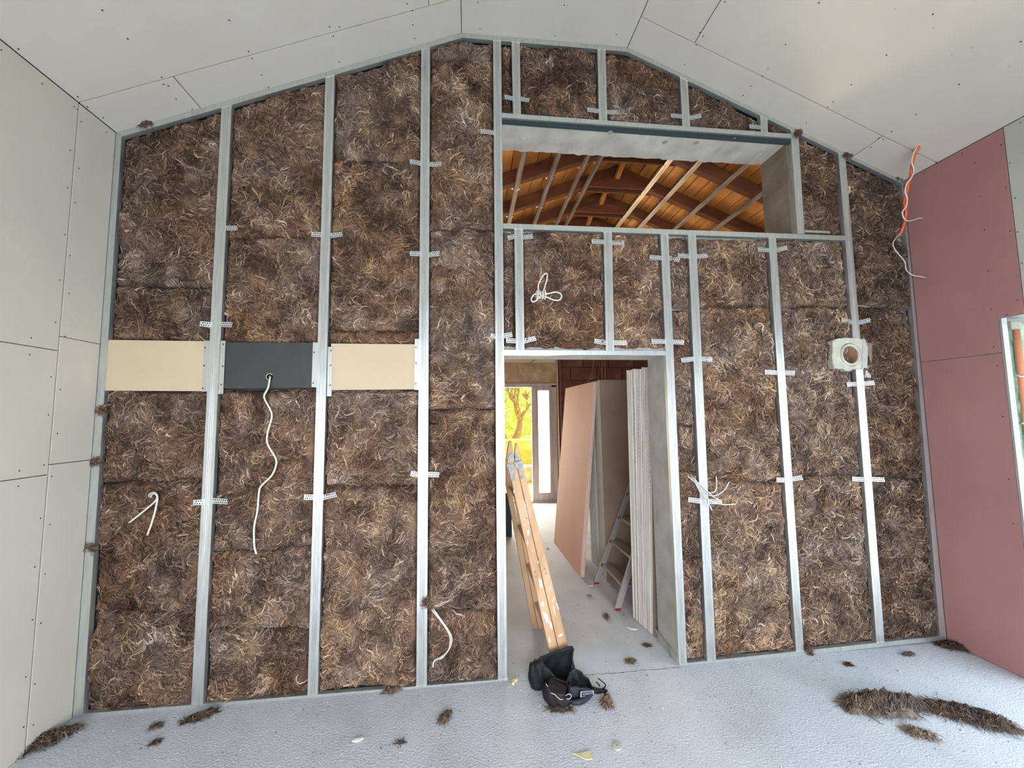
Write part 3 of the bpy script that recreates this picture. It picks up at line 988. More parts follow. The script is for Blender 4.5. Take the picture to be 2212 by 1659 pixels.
# snap nearest outer points to the corners
for cc in cor:
    k = min(range(nh), key=lambda i: (outer[i].x - cc.x) ** 2 + (outer[i].z - cc.z) ** 2)
    outer[k] = Vector((cc.x, 0, cc.z))
rings = []
for yy in (.006, .020):
    rings.append(([bm.verts.new((v.x, yy, v.z)) for v in outer], [bm.verts.new((v.x, yy, v.z)) for v in inner]))
for i in range(nh):
    j = (i + 1) % nh
    (fo, fi), (bo, bi) = rings
    bm.faces.new((fo[i], fo[j], fi[j], fi[i]))
    bm.faces.new((bo[i], bi[i], bi[j], bo[j]))
    bm.faces.new((fi[i], fi[j], bi[j], bi[i]))
    bm.faces.new((fo[j], fo[i], bo[i], bo[j]))
obj('board_face', bm, BLACKB, b2)
tube('torn_hole_rim', [(cpt.x + .0185 * math.cos(a_), .003, cpt.z + .0185 * math.sin(a_)) for a_ in np.linspace(.6, 4.3, 10)], .0018, CARD, b2, 6, 3)
qboard('fixing_board', [(715, 742), (897, 743.5), (897, 841), (712, 842.5)], 0.004, .014, CREAM, 'cream fixing board between the second and third studs')


def angle_plate(pts, y, label, screws):
    P = [on_y(px, py, y) for px, py in pts]
    r = empty('angle_plate', P[3])
    tag(r, label, 'bracket')
    prism('plate', [(p.x, y, p.z) for p in P], [(p.x, y + .0012, p.z) for p in P], STEEL, r)
    for sx, sy in screws:
        bm = bmesh.new()
        p = on_y(sx, sy, y)
        add_disc(bm, (p.x, y, p.z), (0, -1, 0), .0042, .0015)
        obj('screw', bm, SCREW, r)


angle_plate([(442, 736), (455, 736), (452, 846), (437, 846)], -.0005, 'metal angle strip at the right end of the left cream board', [(443, 751), (441, 789.5), (438, 838.5)])
angle_plate([(477, 736), (487, 736), (482, 851), (471, 851)], -.0005, 'metal angle strip at the left end of the black board', [(482.5, 743.5), (481.5, 791), (478, 830.5)])
angle_plate([(676, 739), (690, 741), (688, 838), (673, 836)], -.0005, 'metal angle strip at the right end of the black board', [(678.5, 761), (676.5, 827.5)])
angle_plate([(708, 749), (718, 749.5), (716, 856), (706, 856)], -.0005, 'metal angle strip at the left end of the right cream board', [(715, 757.5), (714, 789), (713.5, 832)])
angle_plate([(896, 732), (905, 732), (905, 842), (895, 842)], -.0005, 'metal angle strip at the right end of the right cream board', [(898.5, 750.5), (898.5, 784), (898, 829)])

# ------------------------------------------------------------------ perforated hangers (real slots)
def perf(bm, a, c, h, y, dy=0.0):
    """strip from a to c (Vectors on the wall plane), height h, with two staggered rows of slots"""
    L_ = (c - a).length
    d = (c - a).normalized()
    up = Vector((-d.z, 0, d.x))
    n_ = max(5, int(L_ / .0055))
    zs = [0, .14, .40, .60, .86, 1.0]
    V = {}

    def v(i, j):
        if (i, j) not in V:
            t_ = i / n_
            p = a + d * L_ * t_ + up * h * (zs[j] - .5)
            V[(i, j)] = bm.verts.new((p.x, y + dy * t_ * t_, p.z))
        return V[(i, j)]
    for i in range(n_):
        for j in range(5):
            if (j == 1 and i % 2 == 1 and i < n_ - 0) or (j == 3 and i % 2 == 0 and 0 < i):
                continue
            bm.faces.new((v(i, j), v(i + 1, j), v(i + 1, j + 1), v(i, j + 1)))


HG = [([(515, 494), (486, 492)], None, 'perforated hanger tab high on the right of the leftmost tall stud'),
      ([(434, 700), (460, 702)], [(504, 702), (472, 700)], 'perforated hanger on the leftmost tall stud just above the boards'),
      ([(674, 508), (700, 507)], [(741, 507), (714, 508)], 'perforated hanger on the second tall stud above the black board'),
      ([(886, 351), (914, 354)], [(954, 356), (924, 354)], 'highest perforated hanger on the third tall stud'),
      ([(886, 549), (914, 549)], [(950, 548), (922, 550)], 'perforated hanger on the third tall stud above the cream board'),
      ([(1038, 286), (1070, 287)], None, 'perforated hanger tab left of the tall doorway stud, level with the concrete beam'),
      ([(420, 1085), (446, 1084)], [(494, 1083), (455, 1082)], 'perforated hanger on the leftmost tall stud beside the forked cable'),
      ([(658, 1073), (684, 1074)], [(728, 1067), (692, 1076)], 'perforated hanger on the second tall stud below the boards'),
      ([(888, 1022), (906, 1026)], [(949, 1025), (915, 1025)], 'perforated hanger on the third tall stud below the cream board'),
      ([(1090, 212), (1112, 214)], [(1143, 219), (1120, 211)], 'bent perforated hanger on the leftmost short gable stud'),
      ([(1268, 239), (1298, 241)], [(1334, 244), (1304, 241)], 'perforated hanger on the short gable stud above mid opening'),
      ([(1448, 252), (1478, 252)], [(1513, 252), (1486, 254)], 'perforated hanger on the third short gable stud'),
      ([(1617, 275), (1648, 276)], None, 'perforated hanger tab at the narrow right tip of the gable'),
      ([(1097, 516), (1118, 509)], [(1151, 512), (1122, 512)], 'perforated hanger at the top of the short stud left of the knotted cable'),
      ([(1277, 523), (1308, 523)], [(1347, 525), (1316, 524)], 'perforated hanger at the top of the short stud over mid doorway'),
      ([(1402, 557), (1434, 558)], [(1467, 563), (1440, 556)], 'perforated hanger high on the right doorway stud'),
      ([(1463, 553), (1492, 554)], [(1526, 553), (1498, 554)], 'perforated hanger high on the stud next right of the doorway'),
      ([(1635, 540), (1666, 541)], [(1698, 536), (1670, 542)], 'perforated hanger high on the stud midway to the flue block'),
      ([(1060, 726), (1072, 727)], [(1106, 723), (1078, 727)], 'perforated hanger on the tall doorway stud at the door head'),
      ([(1093, 736), (1120, 737)], [(1157, 731), (1126, 738)], 'perforated hanger at the foot of the short stud left end of door head'),
      ([(1283, 737), (1314, 741)], [(1353, 741), (1322, 740)], 'perforated hanger at the foot of the short stud over mid doorway'),
      ([(1406, 738), (1442, 738)], [(1476, 740), (1448, 738)], 'perforated hanger on the right doorway stud at the door head'),
      ([(1470, 779), (1500, 775)], [(1537, 777), (1506, 774)], 'perforated hanger below the door head on the stud next right of the doorway'),
      ([(1650, 804), (1680, 805)], [(1715, 806), (1686, 805)], 'perforated hanger on the middle right stud level with the flue block'),
      ([(1815, 692), (1846, 697)], [(1877, 692), (1850, 698)], 'perforated hanger just above the flue block'),
      ([(1827, 831), (1856, 829)], [(1886, 827), (1860, 829)], 'perforated hanger just below the flue block'),
      ([(1838, 1034), (1872, 1036)], [(1908, 1036), (1878, 1035)], 'perforated hanger on the bright lower stud, well below the flue block'),
      ([(1675, 1036), (1700, 1037)], [(1731, 1031), (1706, 1036)], 'perforated hanger on the middle right stud at the batt joint'),
      ([(1485, 1078), (1516, 1083)], [(1558, 1084), (1524, 1083)], 'perforated hanger behind the bundle of grey cables')]
for a_, c_, lab in HG:
    bm = bmesh.new()
    for seg_, sgn in ((a_, 1), (c_, 1)):
        if seg_ is None: continue
        p, q = on_y(*seg_[1], 0), on_y(*seg_[0], 0)
        if q.x < p.x:
            p, q = q, p
            perf(bm, Vector((p.x, 0, p.z)), Vector((q.x, 0, q.z)), .030, -.010, .012)
        else:
            perf(bm, Vector((p.x, 0, p.z)), Vector((q.x, 0, q.z)), .030, .002, -.012)
    # back of the bracket passing behind the stud
    me = bpy.data.meshes.new('perforated_hanger')
    bm.to_mesh(me); bm.free()
    o = link('perforated_hanger', me, STEELH)
    sm = o.modifiers.new('thickness', 'SOLIDIFY'); sm.thickness = .0012
    tag(o, lab, 'bracket', 'perforated hangers holding the studs')

# ------------------------------------------------------------------ flue block
c0 = on_y(1838, 767, -.02)
fb = empty('flue_block', (c0.x, 0.01, c0.z))
tag(fb, 'pale square flue block with a round clay hole between the right studs', 'flue')
P = [on_y(px, py, -.02) for px, py in ((1798, 733), (1815, 731), (1830, 729), (1860, 731), (1868, 740), (1870, 770), (1870, 796), (1845, 797), (1832, 803), (1820, 797), (1801, 795), (1797, 775), (1799, 750))]
# centre hole ring, outer outline resampled radially
bm = bmesh.new()
nh = 40
hc = on_y(1837, 766, -.02)
rad = .066


def ray_poly(d):
    best = None
    for j in range(len(P)):
        p, q = P[j], P[(j + 1) % len(P)]
        e_ = q - p
        den = d.x * e_.z - d.z * e_.x
        if abs(den) < 1e-9: continue
        t_ = ((p.x - hc.x) * e_.z - (p.z - hc.z) * e_.x) / den
        s_ = ((p.x - hc.x) * d.z - (p.z - hc.z) * d.x) / den
        if t_ > 0 and -1e-6 <= s_ <= 1 + 1e-6: best = t_ if best is None else min(best, t_)
    return best


rr = []
for i in range(nh):
    a_ = 2 * math.pi * i / nh
    d = Vector((math.cos(a_), 0, math.sin(a_)))
    ro = max(ray_poly(d) + random.uniform(-.002, .002), rad + .012)
    rr.append([bm.verts.new((hc.x + d.x * q, y, hc.z + d.z * q)) for q, y in ((ro, .055), (ro, -.018), (ro - .003, -.021), (rad + .016, -.021 + random.uniform(-.0015, .0015)), (rad + .0135, -.014), (rad + .0135, .055))])
for i in range(nh):
    for k in range(5):
        bm.faces.new((rr[i][k], rr[(i + 1) % nh][k], rr[(i + 1) % nh][k + 1], rr[i][k + 1]))
obj('block', bm, PIPEC, fb)
bm = bmesh.new()
rr = []
for i in range(nh):
    a_ = 2 * math.pi * i / nh
    rr.append([bm.verts.new((hc.x + math.cos(a_) * q, y, hc.z + math.sin(a_) * q)) for q, y in ((rad + .011, .055), (rad + .011, -.024), (rad + .002, -.028), (rad - .005, -.024), (rad - .006, .055))])
for i in range(nh):
    for k in range(4):
        bm.faces.new((rr[i][k], rr[(i + 1) % nh][k], rr[(i + 1) % nh][k + 1], rr[i][k + 1]))
obj('collar', bm, PIPEC, fb, smooth=True)
bm = bmesh.new()
rr = []
for i in range(nh):
    a_ = 2 * math.pi * i / nh
    rr.append([bm.verts.new((hc.x + math.cos(a_) * (rad - .007), y, hc.z + math.sin(a_) * (rad - .007))) for y in (-.018, .059)])
for i in range(nh):
    bm.faces.new((rr[i][0], rr[(i + 1) % nh][0], rr[(i + 1) % nh][1], rr[i][1]))
bm.faces.new([r_[1] for r_ in rr])
obj('flue_lining', bm, CLAY, fb)
# plain grey side piece and small wedge
P2 = [on_y(px, py, -.012) for px, py in ((1861, 731), (1866, 735), (1871, 752), (1870, 795), (1858, 796))]
prism('side_piece', [(p.x, -.024, p.z) for p in P2], [(p.x, .03, p.z) for p in P2], CONC, fb)
P2 = [on_y(px, py, 0) for px, py in ((1870, 800), (1881, 800), (1881, 816), (1868, 816))]
prism('small_wedge', [(p.x, -.002, p.z) for p in P2], [(p.x, .03, p.z) for p in P2], PIPEC, fb)
P2 = [on_y(px, py, .0) for px, py in ((1871, 740), (1884, 742), (1883, 798), (1870, 797))]
prism('dark_slot', [(p.x, .000, p.z) for p in P2], [(p.x, .02, p.z) for p in P2], KRAFT, fb)


# ------------------------------------------------------------------ cables
def cable(pts, y, r, m, label, name='cable', zig=None):
    P_ = []
    for i, t_ in enumerate(pts):
        yy = t_[2] if len(t_) > 2 else y
        P_.append(on_y(t_[0], t_[1], yy))
    o = tube(name, P_, r, m, None, 8, 5)
    tag(o, label, 'cable')
    return o


cable([(583, 813, .03), (583, 816, -.004), (579, 838, -.018), (570.5, 858), (584, 885), (587, 902), (578, 935), (578, 959), (595, 989), (596, 1006), (587, 1027), (567, 1047), (560, 1060),
       (556, 1103), (549, 1139), (549.5, 1179), (554, 1197)], -.024, .0052, CABLE, 'long white cable hanging wavily from the hole in the black board')
cable([(322, 1076, .03), (323, 1068, -.004), (332, 1064), (339, 1069), (336, 1082), (307, 1107), (279, 1129)], -.026, .0048, CABLE, 'white cable end bending down to the left in the leftmost bay')
cable([(324, 1080, .03), (328, 1069, -.006), (336, 1067), (340, 1076), (336, 1100), (327, 1132), (318, 1156)], -.034, .0048, CABLE, 'white cable end hanging straighter down in the leftmost bay')
cable([(933, 1314, .03), (935, 1320, -.006), (953, 1342), (969, 1367), (972.5, 1385), (967, 1407), (950, 1421), (938, 1428), (935, 1441)], -.026, .0042, CABLE, 'outer white cable curving near the floor left of the doorway', )
cable([(936, 1312, .03), (938, 1318, -.008), (960, 1349), (975, 1374), (973, 1396), (958, 1418), (948, 1424)], -.034, .0036, CABLE, 'inner thin white cable curving near the floor left of the doorway')
# knotted cable over the door
kc = empty('knotted_cable', on_y(1172, 640, -.02))
tag(kc, 'white cable tied in a knot with loops above the doorway', 'cable')
for i, pts in enumerate(([(1168, 638), (1164, 630), (1162.5, 618), (1168, 603), (1176, 592), (1182, 592), (1181, 605), (1176, 622), (1171, 637)],
                         [(1172, 637), (1185, 634), (1200, 631), (1210, 634), (1213, 641), (1208, 648), (1196, 648), (1184, 643), (1174, 640)],
                         [(1170, 636), (1156, 635), (1148, 644), (1150, 652), (1157, 650), (1164, 643), (1172, 638)])):
    tube('cable_loop', [on_y(x, y, -.03 - .004 * i) for x, y in pts], .0048, CABLE, kc, 8, 5)
bm = bmesh.new()
for k in range(4):
    c_ = on_y(1160 + k * 5.5, 636 + k * .8, -.034)
    add_tube(bm, [c_ + Vector((.006 * math.cos(a_) * .6, -.012 * math.cos(a_), .024 * math.sin(a_))) for a_ in np.linspace(0, 6.28, 14)], .0042, 6, 2)
obj('knot', bm, CABLE, kc, smooth=True)
tube('cable_tail', [on_y(1180, 637, -.04), on_y(1178, 630, -.05), on_y(1176, 627, -.03), on_y(1170, 634, .03)], .0048, CABLE, kc, 8, 4)
# grey bundle right of the door
GB = [[(1482, 1026, .03), (1487, 1030), (1505, 1041), (1528, 1062), (1542, 1063), (1548, 1052), (1547, 1029)],
      [(1485, 1024, .03), (1490, 1032), (1512, 1052), (1536, 1071), (1561, 1062), (1575.5, 1041)],
      [(1488, 1028, .03), (1500, 1040), (1521, 1074), (1558, 1089), (1589, 1089)],
      [(1490, 1022, .03), (1498, 1034), (1517.5, 1065), (1532, 1090), (1538, 1102)],
      [(1495, 1024, .03), (1505, 1040), (1517, 1060), (1530, 1078), (1526, 1096)],
      [(1504, 1026, .03), (1500, 1036), (1512, 1046), (1540, 1072), (1552, 1078)]]
GL = ['grey cable of the bundle hooking straight up at its end', 'grey cable of the bundle curving up to the right', 'whitish cable of the bundle reaching furthest right',
      'grey cable of the bundle hanging lowest', 'thin grey cable of the bundle hanging over the stud', 'short grey cable in the middle of the bundle']
for i, (pts, lab) in enumerate(zip(GB, GL)):
    cable([pts[0]] + [(x, y, -.010 - .006 * i - .02 * k / 5) for k, (x, y) in enumerate(pts[1:])], -.02, .0036, CABLE if i == 2 else CABLEG, lab)
# orange conduit and its white cables hanging out of the ceiling joint
OC = [(1989, 312), (1984, 320), (1977.6, 330), (1972, 348.5), (1968.6, 366.6), (1966.8, 383), (1962, 399), (1959.6, 412), (1954, 430), (1953, 442.5), (1957, 457), (1955, 475), (1950.5, 491), (1945, 505)]


def hang(pts, y0, y1, dy=0.0):
    n_ = len(pts) - 1
    ya = np.interp([i / n_ for i in range(n_ + 1)], [0, .5, 1], [y0, (y0 + y1) / 2, y1])
    return [on_y(px, py, ya[i] + dy) for i, (px, py) in enumerate(pts)]


CP = slope_pt(1986, 318, 2)
o = tube('orange_conduit', [CP + Vector((.01, 0, .03))] + hang(OC[1:], CP.y, -.06), .0085, ORANGE, None, 10, 5)
tag(o, 'orange corrugated conduit hanging from the ceiling joint by the pink wall', 'conduit')
W1 = [(1981, 318), (1975, 328), (1971, 340), (1969.5, 352), (1974, 366.6), (1969.4, 383), (1959.5, 395.5), (1955, 413.6), (1959.6, 428), (1957.5, 446), (1949.6, 457), (1951.4, 469.6), (1959.5, 477), (1974, 475), (1986.7, 471.4), (1998.4, 474)]
o = tube('cable', hang(W1, CP.y - .015, -.085), .0045, CABLE, None, 8, 5)
tag(o, 'white cable twisted round the orange conduit with its end sticking right', 'cable')
W2 = [(1946, 502), (1943.3, 506), (1932.4, 518), (1929, 529), (1936, 543), (1954, 565), (1958, 584), (1973, 595), (1985, 597), (2000, 600)]
o = tube('cable', hang(W2, -.060, -.09), .0034, CABLE, None, 8, 5)
tag(o, 'thin white cable curling out of the lower end of the orange conduit', 'cable')

# ------------------------------------------------------------------ side door opening in the right wall
so_ = empty('door_1', (XR, WY0, 0), kind='structure')
bm = bmesh.new()
add_box(bm, (XR - .001, WY0, 0.0), (XR + .036, WY0 + .012, WZ))
obj('edge_profile', bm, STEEL, so_)
bm = bmesh.new()
add_box(bm, (XR - .0015, WY0 - 1.5, WZ - .006), (XR + .10, WY0 + .004, WZ))
obj('head_profile', bm, STEEL, so_)
# foam-sprayed reveal
bm = bmesh.new()
n1, n2 = 16, 110
g = [[None] * (n2 + 1) for _ in range(n1 + 1)]
for i in range(n1 + 1):
    for j in range(n2 + 1):
        x = XR + .052 + .30 * i / n1
        z = 2.08 * j / n2
        h = .035 * float(fbm(np.array(x * 1.0), np.array(z), 16, 3, 3))
        g[i][j] = bm.verts.new((x, WY0 + .038 - h, z))
for i in range(n1):
    for j in range(n2):
        bm.faces.new((g[i][j], g[i + 1][j], g[i + 1][j + 1], g[i][j + 1]))
obj('foam_reveal', bm, FOAM, so_, smooth=True)
box('timber_block', (XR + .060, WY0 - .004, 2.035), (XR + .135, WY0 + .03, 2.085), PIPEC, so_, bevel=.002)
tx = XR + .088
o = tube('clay_pipe', [(tx, WY0 - .004, 2.035), (tx, WY0 - .004, 1.3), (tx, WY0 - .004, 0.02)], .0165, TERRA, None, 12, 3)
tag(o, 'upright terracotta pipe in the reveal of the side door', 'pipe')
for z in (1.755, 1.47, 1.19, .9):
    t_ = tube('wire_tie', [(tx + .021 * math.cos(a_), WY0 - .004 + .019 * math.sin(a_), z + .005 * math.sin(a_ * 3)) for a_ in np.linspace(0, 6.28, 12)], .0045, CHIP, o, 6, 2)

# ------------------------------------------------------------------ back room
YF = 4.66
bk = empty('wall_far', (1.6, YF, 0), kind='structure')
bm = bmesh.new()
add_box(bm, (1.63, YF + .045, 0), (4.3, YF + .25, 4.5))
add_box(bm, (-1.0, YF + .045, 2.42), (1.64, YF + .25, 4.5))
add_box(bm, (-1.0, YF + .045, 0), (-.2, YF + .25, 2.45))
obj('mortar_bed', bm, MORTAR, bk)
brick_me = None
zc = 0.0
row = 0
while zc < 2.75:
    x = 1.655 - (0.0 if row % 2 == 0 else .0)
    first = True
    while x < 4.2:
        L_ = .255 if (first and row % 2) else .50
        if brick_me is None or L_ != .50:
            bm = bmesh.new()
            add_box(bm, (0, -.004, 0), (L_ - .012, .05, .232))
            bmesh.ops.bevel(bm, geom=list(bm.edges), offset=.003, segments=1, affect='EDGES')
            me = bpy.data.meshes.new('brick'); bm.to_mesh(me); bm.free(); me.materials.append(BRICK)
            if L_ == .50: brick_me = me
        else:
            me = brick_me
        o = bpy.data.objects.new('brick', me)
        COL.objects.link(o)
        o.parent = bk
        o.location = (x - 1.6, random.uniform(-.003, .003), zc)
        x += L_
        first = False
    zc += .244
    row += 1
box('lintel', (-.2, YF - .03, 2.136), (1.64, YF + .04, 2.50), LINTEL, bk, bevel=.003)
box('plaster_band', (-.2, YF - .01, 2.505), (1.64, YF + .05, 3.1), PEACH, bk)
tube('corner_conduit', [(1.645, YF - .035, 2.7), (1.648, YF - .035, 1.5), (1.655, YF - .035, .0)], .014, PEACH, bk, 8, 1)
tube('corner_conduit', [(1.70, YF - .03, 2.7), (1.70, YF - .03, 1.5), (1.705, YF - .03, .0)], .009, MORTAR, bk, 8, 1)
tube('loose_wire', [(1.45, YF - .04, 2.66), (1.3, YF - .08, 2.62), (1.15, YF - .12, 2.50), (1.0, YF - .12, 2.44)], .008, MORTAR, bk, 6, 4)
tube('loose_wire', [(2.35, YF - .04, 2.7), (2.31, YF - .04, 2.35), (2.2, YF - .06, 2.1), (2.28, YF - .05, 1.97), (2.45, YF - .05, 2.1), (2.38, YF - .05, 2.25), (2.25, YF - .05, 2.2)], .006, MORTAR, bk, 6, 4)
tube('wall_conduit', [(2.50, YF - .03, 2.7), (2.50, YF - .03, 1.3)], .012, MORTAR, bk, 6, 1)
tube('wall_conduit', [(2.56, YF - .03, 2.7), (2.56, YF - .03, 1.3)], .012, MORTAR, bk, 6, 1)

bs = box('wall_side', (-1.15, .27, 0), (-1.0, YF + .2, 3.6), CONC)
tag(bs, kind='structure')
bs2 = box('wall_side', (4.2, .27, 0), (4.35, YF + .2, 3.6), BRICK)
tag(bs2, kind='structure')

# far glazed door
dr = empty('door_2', (1.0, YF, 0), kind='structure')
FZ = 2.135
bm = bmesh.new(); add_box(bm, (-.2, YF - .05, 2.06), (1.62, YF + .05, FZ)); obj('head_frame', bm, FRAME, dr, bevel=.006)
bm = bmesh.new(); add_box(bm, (1.52, YF - .05, .03), (1.625, YF + .05, 2.10)); obj('side_frame', bm, FRAME, dr, bevel=.006)
bm = bmesh.new(); add_box(bm, (-.2, YF - .05, .03), (-.1, YF + .05, 2.10)); obj('side_frame', bm, FRAME, dr, bevel=.006)
bm = bmesh.new(); add_box(bm, (-.2, YF - .07, 0), (1.63, YF + .08, .035)); obj('sill', bm, FRAME, dr, bevel=.004)
lf = empty('sash', (1.3, YF - .02, 0.04)); lf.parent = dr; lf.location = (.3, -.02, .04); 
for lo_, hi_ in (((1.155, YF - .055, .04), (1.275, YF - .005, 2.06)), ((1.475, YF - .055, .04), (1.53, YF - .005, 2.06)), ((1.275, YF - .055, 2.0), (1.475, YF - .005, 2.06)), ((1.275, YF - .055, .04), (1.475, YF - .005, .17))):
    bm = bmesh.new(); add_box(bm, lo_, hi_)
    o = obj('rail', bm, FRAME, None, bevel=.004)
    o.parent = lf; o.matrix_parent_inverse = Matrix.Translation((-1.3, -(YF - .02), -.04))
GLASS = bpy.data.materials.new('hazy_glass'); GLASS.use_nodes = True
nt = GLASS.node_tree; nt.nodes.clear()
out = nt.nodes.new('ShaderNodeOutputMaterial'); mix_ = nt.nodes.new('ShaderNodeMixShader'); tr = nt.nodes.new('ShaderNodeBsdfTransparent'); gl = nt.nodes.new('ShaderNodeBsdfTranslucent')
gl.inputs[0].default_value = (.95, .93, .85, 1)
mix_.inputs[0].default_value = .45
nt.links.new(tr.outputs[0], mix_.inputs[1]); nt.links.new(gl.outputs[0], mix_.inputs[2]); nt.links.new(mix_.outputs[0], out.inputs[0])
box('pane', (1.275, YF - .034, .17), (1.475, YF - .028, 2.0), GLASS, lf)
bpy.data.objects['pane'].matrix_parent_inverse = Matrix.Translation((-1.3, -(YF - .02), -.04))

# timber roof of the back room, ridge along Y
RX, RZ, SL = 1.67, 4.345, 0.385
rf = empty('ceiling_timber', (RX, 2, RZ), kind='structure')
pw = .136
pl_me = None
for side in (-1, 1):
    for i in range(21):
        s0 = i * pw
        a_ = Vector((RX + side * s0 * math.cos(math.atan(SL)), 0, RZ - s0 * math.sin(math.atan(SL))))
        if pl_me is None:
            bm = bmesh.new(); add_box(bm, (.004, -2.35, 0), (pw - .004, 2.35, .022))
            bmesh.ops.bevel(bm, geom=list(bm.edges), offset=.003, segments=1, affect='EDGES')
            pl_me = bpy.data.meshes.new('plank'); bm.to_mesh(pl_me); bm.free(); pl_me.materials.append(PLANK)
        o = bpy.data.objects.new('plank', pl_me)
        COL.objects.link(o)
        o.parent = rf
        o.rotation_euler = (0, math.atan(SL) if side == 1 else math.pi - math.atan(SL), 0)
        o.location = (a_.x - RX, .52 + random.uniform(-.03, .03), a_.z - RZ + (0 if side == 1 else .022) + random.uniform(-.002, .002))
bm = bmesh.new()
for side in (-1, 1):
    pts = [(RX, .15, RZ + .035), (RX + side * 3.0, .15, RZ + .035 - 3.0 * SL), (RX + side * 3.0, 4.95, RZ + .035 - 3.0 * SL), (RX, 4.95, RZ + .035)]
    add_hex(bm, pts, [Vector(p) + Vector((0, 0, .06)) for p in pts])
obj('roof_deck', bm, RAFTER, rf)
for k, y in enumerate((1.085, 1.617, 2.152, 2.685, 3.22, 3.75, 4.28)):
    dz = -.02
    for side in (-1, 1):
        bm = bmesh.new()
        p0 = Vector((RX, y, RZ + dz)); p1 = Vector((RX + side * 2.75, y, RZ - 2.75 * SL + dz))
        q = Vector((0, 0, -.13))
        a4 = [p0 + Vector((0, -.035, 0)), p0 + Vector((0, .035, 0)), p0 + q + Vector((0, .035, 0)), p0 + q + Vector((0, -.035, 0))]
        b4 = [p1 + Vector((0, -.035, 0)), p1 + Vector((0, .035, 0)), p1 + q + Vector((0, .035, 0)), p1 + q + Vector((0, -.035, 0))]
        add_hex(bm, a4, b4)
        obj('rafter', bm, RAFTER, rf, bevel=.004)
    if True:
        for yy in (-.048, .048):
            bm = bmesh.new()
            z0 = 4.045
            add_hex(bm, [(RX - .42, y + yy - .012, z0), (RX + .42, y + yy - .012, z0), (RX + .12, y + yy - .012, z0 + .12), (RX - .12, y + yy - .012, z0 + .12)],
                    [(RX - .42, y + yy + .012, z0), (RX + .42, y + yy + .012, z0), (RX + .12, y + yy + .012, z0 + .12), (RX - .12, y + yy + .012, z0 + .12)])
            obj('collar_tie', bm, RAFTER, rf, bevel=.003)
        bar('ridge_brace', (RX - .02, y - .03, 4.16), (RX, y - .30, 4.30), .05, .05, PLANK, rf, side=(1, 0, 0))

# furring channels under the rafters
BT = [(.467, -1), (.801, -1), (1.123, -1), (1.284, -1), (1.986, 1), (2.213, 1), (2.549, 1), (2.88, 1)]
BL = ['leftmost metal channel under the timber roof', 'second metal channel from the left under the timber roof', 'third metal channel from the left under the timber roof',
      'last metal channel left of the roof ridge', 'first metal channel right of the roof ridge', 'second metal channel right of the roof ridge',
      'third metal channel right of the roof ridge', 'rightmost metal channel under the timber roof']
for (x, sd), lab in zip(BT, BL):
    z = 4.160 - .385 * abs(x - RX)
    r_ = empty('furring_channel', (x, 2.3, z))
    tag(r_, lab, 'batten', 'metal channels running under the timber roof')
    bm = bmesh.new()
    sec = [(-.024, 0), (-.006, 0), (-.004, .003), (.004, .003), (.006, 0), (.024, 0), (.024, .02), (.021, .02), (.021, .004), (-.021, .004), (-.021, .02), (-.024, .02)]
    cs, sn = math.cos(.37), math.sin(.37) * -sd
    f2 = lambda y: [(x + a_ * cs - b_ * sn, y, z + a_ * sn + b_ * cs) for a_, b_ in sec]
    add_hex(bm, f2(.30), f2(4.6))
    obj('channel', bm, STEELB, r_)
    for k, y in enumerate((1.14, 1.67, 2.205, 2.74, 3.27)):
        bm = bmesh.new()
        add_box(bm, (x - .045, y - .008, z + .014), (x + .030, y + .008, z + .017))
        add_box(bm, (x - .016, y - .008, z + .004), (x + .016, y + .008, z + .035))
        obj('clip', bm, ALU, r_)


# ------------------------------------------------------------------ stacked plasterboards behind the wall
def leaning_board(p00, p10, up0, up1, th_, m, label, group, name='plasterboard'):
    """foot line p00->p10, top line up0->up1"""
    a4 = [Vector(p00), Vector(p10), Vector(up1), Vector(up0)]
    nrm = (a4[1] - a4[0]).cross(a4[3] - a4[0]).normalized()
    r_ = prism(name, a4, [v_ + nrm * th_ for v_ in a4], m, None, bevel=.0012)
    tag(r_, label, 'board', group)
    return r_


NB = 14
ORD = ('first', 'second', 'third', 'fourth', 'fifth', 'sixth', 'seventh', 'eighth', 'ninth', 'tenth', 'eleventh', 'twelfth', 'thirteenth', 'fourteenth')
for i in range(NB):
    t = i / (NB - 1)
    y = .585 - .255 * t
    x0 = 1.257 + .033 * t + random.uniform(-.003, .003)
    x1 = 1.268 + .083 * t + random.uniform(-.003, .003)
    hz = 1.90 + random.uniform(-.008, .008)
    near = i == NB - 1
    o = leaning_board((x0, y, .002), (x0 + 1.2, y, .002), (x1, y - .004, hz), (x1 + 1.2, y - .004, hz), .0136, KRAFT if near else GYPE,
                      'brown faced plasterboard nearest the jamb in the front upright stack' if near else 'pale board edge, %s from the brown faced one in the front upright stack' % ORD[NB - 2 - i],
                      'plasterboards stacked just inside the doorway')
    if i in (4, 6, 8, 10, 12):
        bm = bmesh.new()
        z = random.choice((1.72, 1.76, 1.40))
        end = z - random.uniform(.35, .6)
        while z > end:
            hgt = random.uniform(.012, .03)
            f = (z) / 1.9
            xe = x0 + (x1 - x0) * f - .0012
            add_box(bm, (xe, y - .0125, z - hgt), (xe + .0008, y - .0035, z))
            z -= hgt + random.uniform(.006, .014)
        tag(obj('edge_print', bm, INK, o), kind='stuff')
